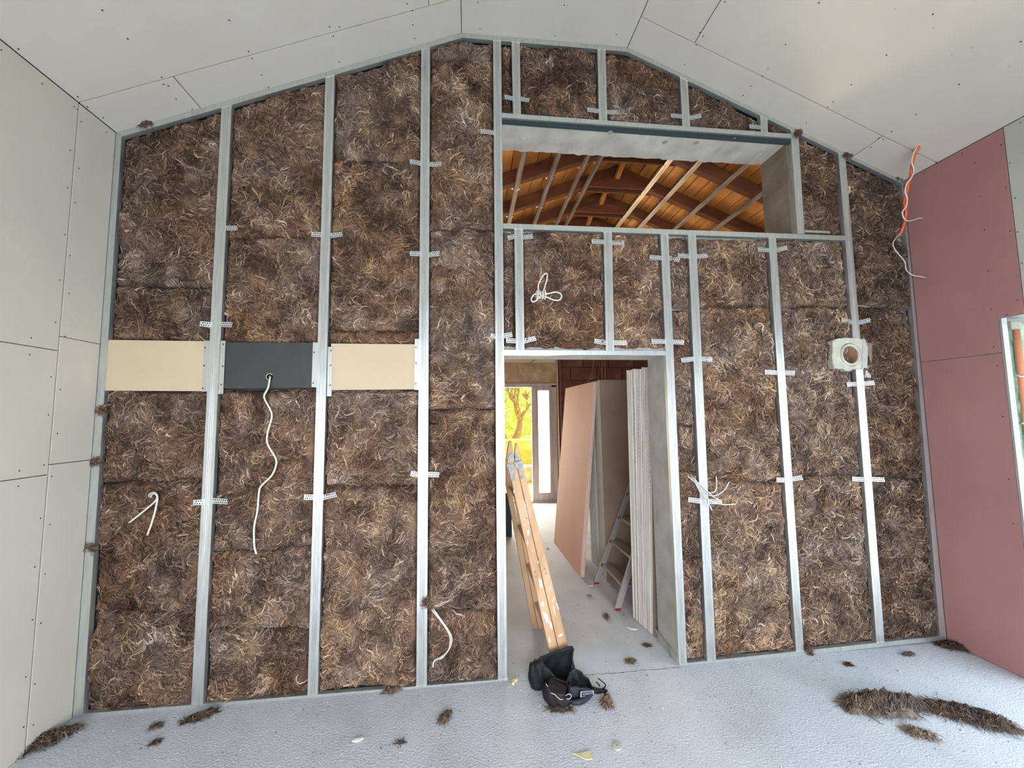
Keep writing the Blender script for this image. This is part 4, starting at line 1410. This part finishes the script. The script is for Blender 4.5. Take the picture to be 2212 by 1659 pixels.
# pink boards
for i in range(3):
    d = i * .0145
    leaning_board((1.047 + d, 2.42, .0), (1.070 + d, 1.368, .0), (1.228 + d, 2.40, 1.885), (1.252 + d, 1.366, 1.88), -.0125, PINK2 if i == 0 else GYP if i == 1 else PINK2,
                  'front pink plasterboard leaning inside the doorway' if i == 0 else ('pale plasterboard leaning directly behind the pink one' if i == 1 else 'second pink plasterboard at the back of the leaning group'),
                  'boards leaning in the pink group')
for i in range(9):
    y = 1.225 + i * .028
    o = leaning_board((1.286 + .003 * i, y, 0), (2.48, y, 0), (1.27 + .002 * i, y + .0, 1.885), (2.46, y, 1.885), -.0125, KRAFT if i == 0 else GYP,
                      'brown faced board at the front of the middle stack behind the step ladder' if i == 0 else 'board edge, %s behind the brown faced board of the middle stack' % ORD[i - 1],
                      'plasterboards in the middle upright stack')
for i in range(7):
    y = 1.55 + i * .034
    leaning_board((1.31, y, 0), (2.5, y, 0), (1.29, y, 1.86), (2.48, y, 1.86), -.0125, GYP,
                  'board edge, %s from the front of the rear stack behind the pink board' % ORD[i], 'plasterboards in the rear upright stack')
# black board lying upright by the far left
o = box('black_board', (-.15, 2.72, 0), (.565, 2.742, .55), DARKGAP)
tag(o, 'black board standing low on edge behind the wooden ladder', 'board')

# ------------------------------------------------------------------ wooden folding ladder
ld = empty('wooden_ladder', (.60, .3, 0))
tag(ld, 'paint-spattered folding wooden ladder leaning in the doorway', 'ladder')


def yb(px, py, y):
    return on_y(px, py, y)


def stile(pl, pr, y, yt, tip, name='stile'):
    """pl, pr: (bottom,top) pixel edges"""
    b0, t0 = yb(*pl[0], y), yb(*pl[1], y)
    b1, t1 = yb(*pr[0], y), yb(*pr[1], y)
    tp = yb(*tip, y)
    tm = t0.lerp(t1, .5)
    wv_ = (t1 - t0) * .18
    loop = [b0, b1, t1, tp + wv_, tp - wv_, t0]
    b0.z = max(b0.z, .001); b1.z = max(b1.z, .001)
    return prism(name, [(p.x, y, p.z) for p in loop], [(p.x, y + yt, p.z) for p in loop], WOODL, ld, bevel=.003)


YN = .085
stile(((1193, 1436), (1094, 990)), ((1213, 1436), (1110, 983)), YN, .034, (1102, 953))
stile(((1214.5, 1436), (1111.5, 983)), ((1237, 1436), (1124, 983)), YN, .034, (1116, 958))
YFAR = .52
f0, f1 = on_z(1150, 1352), on_z(1172, 1352)
stile(((1151, 1364), (1085, 1010)), ((1162, 1364), (1097, 1010)), YFAR, .034, (1091, 990))
stile(((1163, 1364), (1098, 1010)), ((1175, 1364), (1109, 1010)), YFAR, .034, (1103, 990))
for k, t in enumerate((.14, .36, .58, .80)):
    for px0, px1 in ((1203, 1102), (1225, 1117)):
        p = yb(px0 + (px1 - px0) * t, 1436 + (990 - 1436) * t, YN)
        bar('rung', (p.x, YN + .03, p.z), (p.x, YFAR + .005, p.z), .045, .022, WOODL, ld, side=(1, 0, .25), bevel=.003)
# hinge of zinc plates
H_ = lambda px, py: yb(px, py, YN - .004)


def plate_px(name, pts, y, t_, m, parent, bevel=.001):
    P_ = [yb(px, py, y) for px, py in pts]
    return prism(name, [(p.x, y, p.z) for p in P_], [(p.x, y + t_, p.z) for p in P_], m, parent, bevel=bevel)


hg = plate_px('hinge', [(1098, 988), (1102, 979), (1108, 977), (1113, 983), (1113, 995), (1100, 1000), (1096, 998)], YN - .006, .005, ZINC, ld)
plate_px('hinge_strap', [(1096, 1003), (1109, 1001), (1112, 1030), (1113, 1038), (1108, 1041), (1104, 1037)], YN - .004, .003, ZINC, hg)
plate_px('hinge_strap', [(1118, 1010), (1126, 1008), (1131, 1030), (1129, 1035), (1124, 1034)], YN - .004, .003, ZINC, hg)
plate_px('hinge_clamp', [(1110, 998), (1127, 994), (1131, 1002), (1129, 1008), (1115, 1012)], YN - .012, .009, ZINC, hg, .002)
plate_px('hinge_disc', [(1110, 983), (1113, 979), (1118, 981), (1121, 990), (1118, 996), (1111, 995)], YN - .006, .005, ZINC, hg)
for px, py in ((1108, 1036), (1127, 1031), (1105, 981), (1157, 1236), (1159, 1246), (1177, 1229), (1180, 1239), (1138, 1120)):
    bm = bmesh.new()
    p = yb(px, py, YN - .001)
    add_disc(bm, (p.x, YN - (.008 if py < 1040 else 0), p.z), (0, -1, 0), .0065, .004, 10)
    obj('bolt', bm, ZINC, ld)


def splat(px, py, w, h, tilt=0.0):
    c_ = yb(px, py, YN)
    n_ = 11
    pts = []
    for i in range(n_):
        a_ = 2 * math.pi * i / n_
        r_ = random.uniform(.6, 1.15)
        x, z = w * r_ * math.cos(a_), h * r_ * math.sin(a_)
        pts.append((c_.x + x * math.cos(tilt) - z * math.sin(tilt), c_.z + x * math.sin(tilt) + z * math.cos(tilt)))
    return [(x, YN - .0006, z) for x, z in pts], [(x, YN + .0002, z) for x, z in pts]


bm = bmesh.new()
for s in ((1141, 1150, .010, .022), (1140, 1172, .004, .018), (1172, 1305, .012, .020), (1180, 1335, .014, .050, .35), (1190, 1352, .008, .03, .3), (1197, 1318, .004, .04, .2),
          (1211, 1372, .018, .008, .3), (1134, 1122, .004, .006), (1129, 1085, .003, .006), (1187, 1383, .005, .02, .2), (1162, 1215, .004, .010), (1168, 1260, .012, .03, .2),
          (1188, 1270, .003, .03, -.3), (1205, 1310, .003, .03, .3), (1150, 1190, .003, .007), (1110, 1062, .003, .012), (1195, 1295, .003, .02, -.5)):
    a_, c_ = splat(*s)
    add_hex(bm, a_, c_)
tag(obj('paint_splashes', bm, PAINT, ld), kind='stuff')

# ------------------------------------------------------------------ aluminium step ladder
sl_ = empty('step_ladder', (1.2, .95, 0))
tag(sl_, 'aluminium step ladder with red caps leaning by the stacked boards', 'ladder')
dirv = Vector((.40, 0, 1.0))
R0, L0 = Vector((1.182, .715, .006)), Vector((1.172, 1.21, .006))
tp = 1.25
bar('stile', R0, R0 + dirv * tp + Vector((0, .05, 0)), .050, .022, ALU, sl_, side=(1, 0, -.4), bevel=.002)
bar('stile', L0, L0 + dirv * tp + Vector((0, -.05, 0)), .050, .022, ALU, sl_, side=(1, 0, -.4), bevel=.002)
for z in (.165, .375, .59, .80, 1.02):
    a_ = R0 + dirv * z + Vector((0, .05 * z / tp, 0)); c_ = L0 + dirv * z - Vector((0, .05 * z / tp, 0))
    st = bar('step', a_ + Vector((.03, 0, 0)), c_ + Vector((.03, 0, 0)), .085, .022, ALU, sl_, side=(1, 0, 0), bevel=.002)
    for q, s in ((a_, 1), (c_, -1)):
        box('end_cap', (q.x - .018, q.y - .004 + (.01 if s > 0 else -.02), q.z - .012), (q.x + .004, q.y + (.022 if s > 0 else -.004), q.z + .012), RED, st)
for q in (R0, L0):
    box('foot', (q.x - .018, q.y - .014, 0), (q.x + .026, q.y + .014, .018), RED, sl_, bevel=.002)

# ------------------------------------------------------------------ tool belt bag on the floor
tb = empty('tool_belt', (.53, -.12, 0))
tag(tb, 'open black nylon tool belt with pouches lying on the floor at the doorway', 'tool bag')


def pouch(name, bottom, top, m, wallt=.006, rows=7, bulge=.012, seed=1, closed=False, floor_=True):
    """open container lofted from a bottom loop to a top loop (lists of xyz)"""
    n_ = 36

    def resample(lp):
        P_ = smooth_path(list(lp) + [lp[0]], 8)
        d_ = [0]
        for i in range(1, len(P_)): d_.append(d_[-1] + (P_[i] - P_[i - 1]).length)
        out_ = []
        for k in range(n_):
            s_ = d_[-1] * k / n_
            i = int(np.searchsorted(d_, s_, side='right')) - 1
            i = min(i, len(P_) - 2)
            t_ = (s_ - d_[i]) / max(1e-9, d_[i + 1] - d_[i])
            out_.append(P_[i].lerp(P_[i + 1], t_))
        return out_
    B_, T_ = resample(bottom), resample(top)
    cen = sum(B_, Vector()) / n_
    bm_ = bmesh.new()
    rr_ = random.Random(seed)
    ph_ = [rr_.random() * 6 for _ in range(4)]
    grid = []
    for j in range(rows + 1):
        t_ = j / rows
        ring = []
        for k in range(n_):
            p = B_[k].lerp(T_[k], t_)
            o_ = Vector((p.x - cen.x, p.y - cen.y, 0)).normalized()
            a_ = 2 * math.pi * k / n_
            w_ = bulge * math.sin(math.pi * t_) * (1 + .5 * math.sin(3 * a_ + ph_[0])) + .004 * math.sin(7 * a_ + ph_[1] + 4 * t_) + .003 * math.sin(12 * a_ + ph_[2] - 5 * t_)
            q_ = p + o_ * w_
            q_.z = max(q_.z, .002 if j == 0 else .003)
            ring.append(bm_.verts.new(q_))
        grid.append(ring)
    for j in range(rows):
        for k in range(n_):
            bm_.faces.new((grid[j][k], grid[j][(k + 1) % n_], grid[j + 1][(k + 1) % n_], grid[j + 1][k]))
    bm_.faces.new(grid[0][::-1])
    if closed: bm_.faces.new(grid[-1])
    me = bpy.data.meshes.new(name)
    bmesh.ops.recalc_face_normals(bm_, faces=bm_.faces)
    bm_.to_mesh(me); bm_.free()
    o = link(name, me, m, tb, smooth=True)
    s_ = o.modifiers.new('thick', 'SOLIDIFY'); s_.thickness = wallt; s_.offset = -1
    return o, T_


def bp_(px, py, y):
    p = on_y(px, py, y)
    p.z = max(p.z, .003)
    return p


# back pouch: high rim with the peaked corner
bagA, rimA = pouch('back_pouch',
                   [(.42, -.09, 0), (.50, -.125, 0), (.58, -.12, 0), (.635, -.06, 0), (.63, .0, 0), (.55, .03, 0), (.46, .02, 0), (.41, -.03, 0)],
                   [bp_(1168, 1426, -.09), bp_(1195, 1458, -.14), bp_(1222, 1478, -.12), bp_(1232, 1450, -.05), bp_(1238, 1397, .015), bp_(1205, 1404, .03), bp_(1180, 1413, .01), bp_(1165, 1421, -.03)],
                   NYLON, bulge=.008, seed=3)
# left side pouch
pouch('side_pouch', [(.365, -.10, 0), (.41, -.115, 0), (.445, -.10, 0), (.445, -.03, 0), (.40, -.015, 0), (.36, -.04, 0)],
      [bp_(1148, 1434, -.085), bp_(1160, 1431, -.10), bp_(1172, 1427, -.09), bp_(1168, 1421, -.03), bp_(1158, 1424, -.02), bp_(1148, 1430, -.04)], NYLON, bulge=.008, seed=5, closed=True)
# front pouch
pouch('front_pouch', [(.425, -.20, 0), (.44, -.245, 0), (.50, -.255, 0), (.545, -.235, 0), (.55, -.185, 0), (.49, -.165, 0)],
      [bp_(1176, 1476, -.19), bp_(1183, 1482, -.235), bp_(1205, 1500, -.25), bp_(1226, 1502, -.235), bp_(1230, 1480, -.17), bp_(1196, 1462, -.15)], NYLONR, bulge=.012, seed=8)
# belt panel loop
pouch('belt_panel', [(.545, -.215, 0), (.60, -.222, 0), (.67, -.20, 0), (.70, -.165, 0), (.68, -.12, 0), (.63, -.085, 0), (.57, -.10, 0), (.54, -.15, 0)],
      [bp_(1230, 1482, -.215), bp_(1250, 1485, -.225), bp_(1268, 1486, -.205), bp_(1281, 1485, -.17), bp_(1264, 1458, -.10), bp_(1242, 1444, -.06), bp_(1231, 1452, -.08), bp_(1222, 1476, -.15)],
      NYLONB, bulge=.006, seed=12)
# crumpled lower fold, small holder ring
tube('lower_fold', [bp_(1228, 1512, -.235), bp_(1240, 1517, -.25), bp_(1256, 1514, -.245), bp_(1272, 1504, -.225), bp_(1281, 1494, -.20)], lambda t: .004 + .012 * math.sin(math.pi * (t * .9 + .05)), NYLONB, tb, 10, 5)
tube('holder_ring', [bp_(1221, 1503, -.25), bp_(1229, 1499, -.262), bp_(1234, 1503, -.262), bp_(1231, 1509, -.255), bp_(1224, 1510, -.255)], .0025, PATCH, tb, 6, 4)
tube('piping', [bp_(1190, 1497, -.265), bp_(1198, 1500, -.272), bp_(1204, 1506, -.276), bp_(1211, 1511, -.276), bp_(1216, 1510, -.272)], .0016, PIPING, tb, 6, 4)
tube('piping', [bp_(1179, 1476, -.232), bp_(1181, 1480, -.240), bp_(1184, 1483, -.245)], .0014, PIPING, tb, 6, 4)
# drooping flap of the front pouch
P_ = [bp_(1188, 1463, -.16), bp_(1224, 1482, -.20), bp_(1222, 1500, -.268), bp_(1211, 1508, -.274), bp_(1195, 1497, -.268), bp_(1184, 1480, -.235)]
prism('pouch_flap', P_, [p + Vector((.001, .005, -.004)) for p in P_], NYLONR, tb, bevel=.001)
# buckle and strap tail
tube('strap_tail', [bp_(1281, 1490, -.18), bp_(1290, 1492, -.17), bp_(1300, 1494, -.16), bp_(1306, 1488, -.15)], lambda t: .016 - .006 * t, NYLON, tb, 8, 4)
tube('buckle', [bp_(1304, 1490, -.15), bp_(1308, 1480, -.14), bp_(1303, 1474, -.14), bp_(1297, 1469, -.14), bp_(1292, 1465, -.14)], .0034, NYLON, tb, 6, 4)
tube('buckle_prong', [bp_(1296, 1483, -.16), bp_(1292, 1477, -.15), bp_(1288, 1473, -.15)], .0038, NYLON, tb, 6, 3)
tube('strap_stub', [bp_(1304, 1498, -.19), bp_(1309, 1493, -.19), bp_(1312, 1491, -.19)], .006, NYLON, tb, 6, 3)
# stitched name patch
pc = [bp_(1252, 1491, -.236), bp_(1280, 1489, -.200), bp_(1280, 1497, -.203), bp_(1251, 1503, -.240)]
off_ = Vector((.003, -.012, .0))
pt = prism('name_patch', [p + off_ for p in pc], [p + off_ + Vector((0, .003, 0)) for p in pc], PATCH, tb)
cc_ = sum(pc, Vector()) / 4
ins = [cc_ + (p - cc_) * .84 + off_ + Vector((-.0002, -.0006, 0)) for p in pc]
prism('patch_field', ins, [p + Vector((0, .0012, 0)) for p in ins], PATCHD, pt)
cu = bpy.data.curves.new('patch_lettering', 'FONT')
cu.body = 'STANLEY'
cu.size = .0165
cu.align_x = 'CENTER'; cu.align_y = 'CENTER'
cu.extrude = .0003
to = bpy.data.objects.new('patch_lettering', cu)
cu.materials.append(PATCH)
COL.objects.link(to)
ex = (pc[1] - pc[0]).normalized(); ez = (pc[0] - pc[3]); ez = (ez - ex * ez.dot(ex)).normalized(); en = ex.cross(ez)
mm = Matrix((ex, ez, en)).transposed().to_4x4()
mm.translation = cc_ + off_ + en * .0022
to.matrix_world = mm
bpy.context.view_layer.update()
tm_ = bpy.data.meshes.new_from_object(to.evaluated_get(bpy.context.evaluated_depsgraph_get()))
tm_.transform(mm)
bpy.data.objects.remove(to)
t2_ = bpy.data.objects.new('patch_lettering', tm_)
COL.objects.link(t2_)
if not tm_.materials: tm_.materials.append(PATCH)
t2_.parent = pt
t2_.matrix_parent_inverse = Matrix.Identity(4)


# ------------------------------------------------------------------ wool tufts and litter on the floor
def tuft(px, py, L_, w, h, ang, label, tone0=.36, dust0=.6, n_w=160, name='wool_tuft', strand=1.0, loc=None, wall_=False):
    n_w = int(n_w * 2.2)
    strand = strand * (.62 if L_ < .11 else 1.0)
    if wall_: loc = on_y(px, py, -.001)
    c_ = Vector(loc) if loc else on_z(px, py)
    ca, sa = math.cos(ang), math.sin(ang)
    nu_, nv_ = max(10, int(L_ / .008)), max(6, int(w / .008))
    sd = random.random() * 40

    def prof(u, v):
        e_ = 1 - (u * u + v * v)
        k = np.clip(e_, 0, 1) ** .6
        return h * k * (.15 + 1.5 * np.abs(fbm(u * L_ + sd, v * w + sd, 26, 3, 4) - .22))

    th_ = np.linspace(0, 2 * math.pi, 41)[:-1]
    rs = np.linspace(0, 1, 9)
    Rg, Tg = np.meshgrid(rs, th_, indexing='ij')
    wob = 1 + .75 * (fbm(np.cos(Tg) * .3 + sd, np.sin(Tg) * .3 + sd, 9, 2, 3) - .5) * 2
    Ug, Vg = Rg * np.cos(Tg), Rg * np.sin(Tg)
    Xg, Zg = Ug * wob * L_ / 2, Vg * wob * w / 2
    Hg = prof(Ug * .98, Vg * .98) + .0015
    V = np.stack([Xg, Hg, Zg], -1).reshape(-1, 3)
    m_ = len(th_)
    idx = np.arange(9 * m_).reshape(9, m_)
    Fc = np.stack([idx[:-1], idx[1:], np.roll(idx, -1, 1)[1:], np.roll(idx, -1, 1)[:-1]], -1).reshape(-1, 4)
    tone = tone0 + .5 * (fbm(Xg + sd, Zg + sd, 30, 4, 2).ravel() - .5)
    dust = np.full(len(V), dust0)
    r_ = np.sqrt(rng.random(n_w)) * .92; t_ = rng.random(n_w) * 2 * math.pi
    x0, z0 = r_ * np.cos(t_) * L_ / 2, r_ * np.sin(t_) * w / 2
    hf_ = lambda X, Z: -(prof(X / (L_ / 2), Z / (w / 2)) + .002)
    Vv, Fq, tn, du = wisps(x0 - .01, z0, hf_, 2, 6, .007 * strand, rng.uniform(.0008, .002, n_w), 1.2, tone0 + rng.normal(0, .16, n_w), np.full(n_w, dust0), spread=1.5, lift=.5 * h + .004)
    Vv[:, 1] = -Vv[:, 1]
    Vv[:, 1] = np.maximum(Vv[:, 1], .001)

    def tow(A):
        if wall_:
            return np.stack([c_.x + A[:, 0] * ca - A[:, 2] * sa, c_.y - A[:, 1], c_.z + A[:, 0] * sa + A[:, 2] * ca], -1)
        return np.stack([c_.x + A[:, 0] * ca - A[:, 2] * sa, c_.y + A[:, 0] * sa + A[:, 2] * ca, c_.z + A[:, 1]], -1)
    me = build_wool(name, tow(V), Fc, tone, dust, tow(Vv), Fq, tn, du)
    o = link(name, me, WOOL)
    tag(o, label, 'wool scrap')
    return o


tuft(95, 1607, .27, .075, .035, .72, 'long dark wool tuft on the floor against the left wall', .28, .7, 500)
tuft(436, 1550, .15, .03, .018, .5, 'dark frayed wool tuft below the foot of the leftmost stud', .25, .4, 160)
tuft(340, 1571, .05, .018, .010, .1, 'tiny wool wisp on the floor near the left corner', .3, .7, 50)
tuft(338, 1607, .03, .014, .010, .1, 'dark crumb of wool on the floor front left', .2, .7, 40)
tuft(964, 1551, .085, .03, .022, 1.1, 'small upright wool scrap on the floor left of the tool belt', .42, .5, 140)
tuft(848, 1495, .10, .02, .020, .1, 'wool crumbs caught on the floor track below the third stud', .45, .6, 90)
tuft(1312, 1520, .06, .04, .045, 1.4, 'tan wool clump touching the tool belt buckle', .50, .35, 200)
tuft(1213, 1534, .12, .03, .008, -.1, 'flat dark wool strip in front of the tool belt', .28, .45, 120)
tuft(1366, 1430, .055, .035, .012, .1, 'brown wool tuft in the doorway near the threshold', .42, .4, 100)
tuft(1400, 1396, .045, .014, .008, -.5, 'thin dark wool scrap inside the doorway', .2, .3, 50)
tuft(1311, 1332, .10, .02, .012, 1.25, 'narrow pale strip of wool on the floor inside the doorway', .5, .7, 70)
tuft(1838, 1532, .06, .035, .015, .8, 'little tangled wool tuft in the open floor', .38, .6, 90)
tuft(1966, 1415, .09, .015, .010, .15, 'thin wool strand near the right floor track', .35, .7, 60)
tuft(1837, 1438, .035, .02, .012, 0, 'dark purple-brown crumb near the right floor track', .2, .2, 40)
tuft(0, 0, .42, .13, .062, -.12, 'large torn clump of grey wool on the floor by the pink wall', .44, .75, 900, loc=(2.18, -.47, 0), strand=1.5)
tuft(0, 0, .34, .10, .045, -.62, 'second torn clump of dark wool at the right edge of the floor', .28, .6, 700, loc=(2.52, -.585, 0), strand=1.5)
tuft(2068, 1402, .17, .055, .030, -.55, 'dark rolled strip of wool in the right corner', .12, .6, 260)
tuft(1995, 1590, .12, .035, .018, -.5, 'light curled wool scrap on the floor in front of the clump', .55, .7, 200)
tuft(870, 1606, .0301, .012, .006, .2, 'wool speck on the floor mid front', .3, .7, 20)


for a_ in ((1946, 382, .06, .022, .014, .5, 'dark wool wisp poking over the ceiling track in the top right corner'),
           (1724, 288, .05, .04, .02, 1.2, 'dark wool tuft poking over the ceiling track above the opening stud'),
           (1832, 338, .06, .025, .015, .2, 'dark wool tuft poking over the top of the stud above the flue block'),
           (318, 268, .06, .025, .014, .4, 'brown wool tuft poking over the left sloping track'),
           (212, 998, .05, .018, .014, .2, 'brown wool tuft poking over the left side track at mid height'),
           (202, 1186, .05, .016, .012, -.4, 'thin wool tuft poking over the left side track lower down'),
           (225, 885, .04, .03, .014, 1.3, 'wool tuft at the left side track just below the cream board'),
           (1509, 1216, .045, .03, .02, .6, 'wool tuft bulging over the stud below the grey cables'),
           (1678, 1142, .03, .025, .012, .5, 'small wool tuft stuck on the middle right stud'),
           (1748, 1408, .07, .02, .014, -1.0, 'wool tuft hanging over the foot of the middle right stud'),
           (412, 1300, .09, .018, .014, 1.35, 'pale rolled wisp of wool left of the leftmost stud near the floor'),
           (925, 1298, .05, .03, .02, 1.1, 'wool tuft at the stud above the white cable loop')):
    tuft(*a_[:6], a_[6], .30, .35, 70, wall_=True)


def chip(px, py, pts, th_, m, label, name='chip', cat='debris', z=.0):
    c_ = on_z(px, py)
    a_ = [(c_.x + x, c_.y + y, z + .0015 + abs(x) * .15) for x, y in pts]
    o = prism(name, a_, [(x, y, q + th_) for x, y, q in a_], m, None, bevel=.0008)
    tag(o, label, cat)


chip(1260, 1637, [(-.045, .015), (-.01, .018), (.04, .020), (.036, -.022), (.012, -.020)], .004, CARD, 'yellowish triangular card scrap in the front of the floor', 'card_scrap')
chip(1110, 1476, [(-.012, -.02), (.0, -.022), (.004, -.004), (.022, .006), (.018, .016), (.0, .018), (-.010, .006)], .016, CARD, 'cream foam crumb at the foot of the left doorway stud', 'foam_crumb')
chip(1365, 1360, [(-.03, .02), (-.01, .022), (.025, -.004), (.032, -.022), (.012, -.02), (-.02, -.002)], .006, CHIP, 'white plaster flake inside the doorway by the board stack', 'plaster_flake')
chip(1276, 1267, [(-.02, .008), (.018, .012), (.022, -.006), (-.016, -.010)], .006, CHIP, 'white flake on the floor beside the step ladder foot', 'plaster_flake')
chip(1273, 1289, [(-.02, .012), (.02, .012), (.022, -.010), (-.014, -.010)], .008, KRAFT, 'brown card bit on the floor near the step ladder', 'card_scrap')
chip(773, 1603, [(-.026, -.004), (-.006, -.008), (.026, .004), (.024, .012), (-.024, .006)], .007, CHIP, 'small white and tan stub lying front left of centre', 'stub')
chip(1183, 1185, [(-.014, .01), (.018, .01), (.016, -.010), (-.014, -.010)], .012, CHIP, 'white crumb on the back room floor', 'plaster_flake')
chip(1140, 1444, [(-.006, .004), (.007, .004), (.006, -.005), (-.006, -.004)], .004, CHIP, 'tiny white crumb inside the doorway', 'plaster_flake')
# washer-like disc
c_ = on_z(1333, 1616)
ds = empty('wool_disc', (c_.x, c_.y, 0))
tag(ds, 'round pale disc with a centre hole on the floor front', 'washer')
bm = bmesh.new()
rr = []
for i in range(24):
    a_ = 2 * math.pi * i / 24
    rr.append([bm.verts.new((c_.x + math.cos(a_) * q * (1 + random.uniform(-.05, .05)), c_.y + math.sin(a_) * q, z)) for q, z in ((.019, .001), (.020, .012), (.005, .014), (.004, .003))])
for i in range(24):
    for k in range(3):
        bm.faces.new((rr[i][k], rr[(i + 1) % 24][k], rr[(i + 1) % 24][k + 1], rr[i][k + 1]))
obj('disc', bm, PIPEC, ds)
bm = bmesh.new()
add_disc(bm, (c_.x, c_.y, .001), (0, 0, 1), .0045, .004, 10)
obj('centre_hole', bm, SCREW, ds)

# fine grit over the floor: nobody could count it
bm = bmesh.new()
for i in range(900):
    if random.random() < .7:
        x, y = random.uniform(-2.0, 3.1), -abs(random.gauss(0, .45)) - .02
    else:
        x, y = random.uniform(.3, 1.2), random.uniform(.05, 3.5)
    s = random.uniform(.0012, .0045) * (1.0 if random.random() < .92 else 1.8)
    a_ = random.random() * 3
    p = Vector((x, y, 0))
    d1 = Vector((math.cos(a_), math.sin(a_), 0)) * s; d2 = Vector((-math.sin(a_), math.cos(a_), 0)) * s * random.uniform(.4, 1)
    v = [bm.verts.new(p + d1), bm.verts.new(p + d2), bm.verts.new(p - d1), bm.verts.new(p - d2), bm.verts.new(p + Vector((0, 0, s * 1.1)))]
    for k in range(4):
        bm.faces.new((v[k], v[(k + 1) % 4], v[4]))
o = obj('floor_grit', bm, GRIT)
tag(o, 'fine grit and plaster crumbs scattered over the concrete floor', 'grit', kind='stuff')

# protective strip curling at the foot of the door jamb
P_ = [on_z(1424, 1362), on_z(1426, 1378), on_z(1440, 1400), on_z(1456, 1420), on_z(1466, 1436)]
bm = bmesh.new()
lo_ = [bm.verts.new((p.x - .004 - .012 * (i % 2), p.y, .002)) for i, p in enumerate(P_)]
hi_ = [bm.verts.new((1.296 - .004 * (i in (1, 2)), p.y, (.085, .075, .06, .05, .035)[i])) for i, p in enumerate(P_)]
for i in range(4):
    bm.faces.new((lo_[i], lo_[i + 1], hi_[i + 1], hi_[i]))
o = obj('jamb_strip', bm, CONC)
s_ = o.modifiers.new('thick', 'SOLIDIFY'); s_.thickness = .003
tag(o, 'curled grey strip at the foot of the concrete door jamb', 'strip')

# ------------------------------------------------------------------ outside, seen through the far door
gr = box('ground', (-14, 4.92, -.35), (16, 30, -.25), GRASS)
tag(gr, kind='structure', label='sunlit dry ground outside the far door', cat='ground')
bkw = box('garden_bank', (-6, 10.2, -.3), (8, 11.2, .75), GRASS)
tag(bkw, 'yellow grassy bank outside the far door', 'bank')
hb = prism('hillside', [(-16, 23, -.4), (20, 23, -.4), (20, 34, -.4), (-16, 34, -.4)], [(-16, 33.5, 12), (20, 33.5, 12), (20, 34, 12), (-16, 34, 12)], GRASS)
tag(hb, 'yellow hillside rising behind the bushes outside', 'hill')
sw = box('stone_kerb', (-3, 8.2, -.3), (6, 8.6, .18), STONEW, bevel=.03)
tag(sw, 'low stone edging outside the far door', 'wall')
tr_ = empty('olive_tree', (1.55, 12.2, .7))
tag(tr_, 'gnarled tree with bare branches outside the far door', 'tree')
bm = bmesh.new()
T0 = Vector((1.45, 12.2, .5))
rt = random.Random(4)


def branch(p, d, L_, r_, lv):
    q = p + d * L_
    mid = p.lerp(q, .5) + Vector((rt.uniform(-.1, .1), rt.uniform(-.1, .1), rt.uniform(-.05, .08))) * L_
    add_tube(bm, [p, mid, q], lambda t: r_ * (1 - .45 * t), 6, 3)
    if lv:
        for _ in range(3 if lv > 1 else 4):
            nd = (d + Vector((rt.uniform(-.9, .9), rt.uniform(-.5, .5), rt.uniform(-.1, .7)))).normalized()
            branch(q, nd, L_ * rt.uniform(.55, .8), r_ * .55, lv - 1)


branch(T0, Vector((-.35, 0, 1)).normalized(), .75, .17, 3)
branch(T0 + Vector((.25, 0, 0)), Vector((.3, 0, 1)).normalized(), .9, .15, 3)
obj('trunk', bm, BARK, tr_, smooth=True)
lv = []
for i in range(1500):
    a_ = rng.normal(0, 1, 3)
    lv.append((1.35 + a_[0] * .95, 12.2 + a_[1] * .7, 2.3 + a_[2] * .65))
bm = bmesh.new()
for c_ in lv:
    s = random.uniform(.03, .07)
    n_ = Vector((random.uniform(-1, 1), random.uniform(-1, 1), random.uniform(-1, 1))).normalized()
    u_ = n_.orthogonal().normalized() * s; w_ = n_.cross(u_) * .5
    c_ = Vector(c_)
    bm.faces.new([bm.verts.new(q) for q in (c_ - u_, c_ - w_, c_ + u_, c_ + w_)])
tag(obj('foliage', bm, LEAF, tr_), kind='stuff')
# hedge of bushes behind
for k, (x, y, s_, lab) in enumerate(((-3.0, 16.2, 1.7, 'pale bush left of the tree outside'), (1.4, 20, 2.6, 'tall pale bush behind the tree outside'), (5.6, 16.5, 1.8, 'pale bush right of the tree outside'))):
    bm = bmesh.new()
    for i in range(1400):
        a_ = Vector(rng.normal(0, 1, 3)).normalized() * (random.random() ** .3)
        c_ = Vector((x + a_.x * s_, y + a_.y * s_ * .6, 1.3 + a_.z * s_ * 1.1))
        s = random.uniform(.08, .18)
        n_ = Vector((random.uniform(-1, 1), random.uniform(-1, 1), random.uniform(-1, 1))).normalized()
        u_ = n_.orthogonal().normalized() * s; w_ = n_.cross(u_) * .6
        bm.faces.new([bm.verts.new(q) for q in (c_ - u_, c_ - w_, c_ + u_, c_ + w_)])
    tag(obj('bush', bm, LEAF), lab, 'bush')
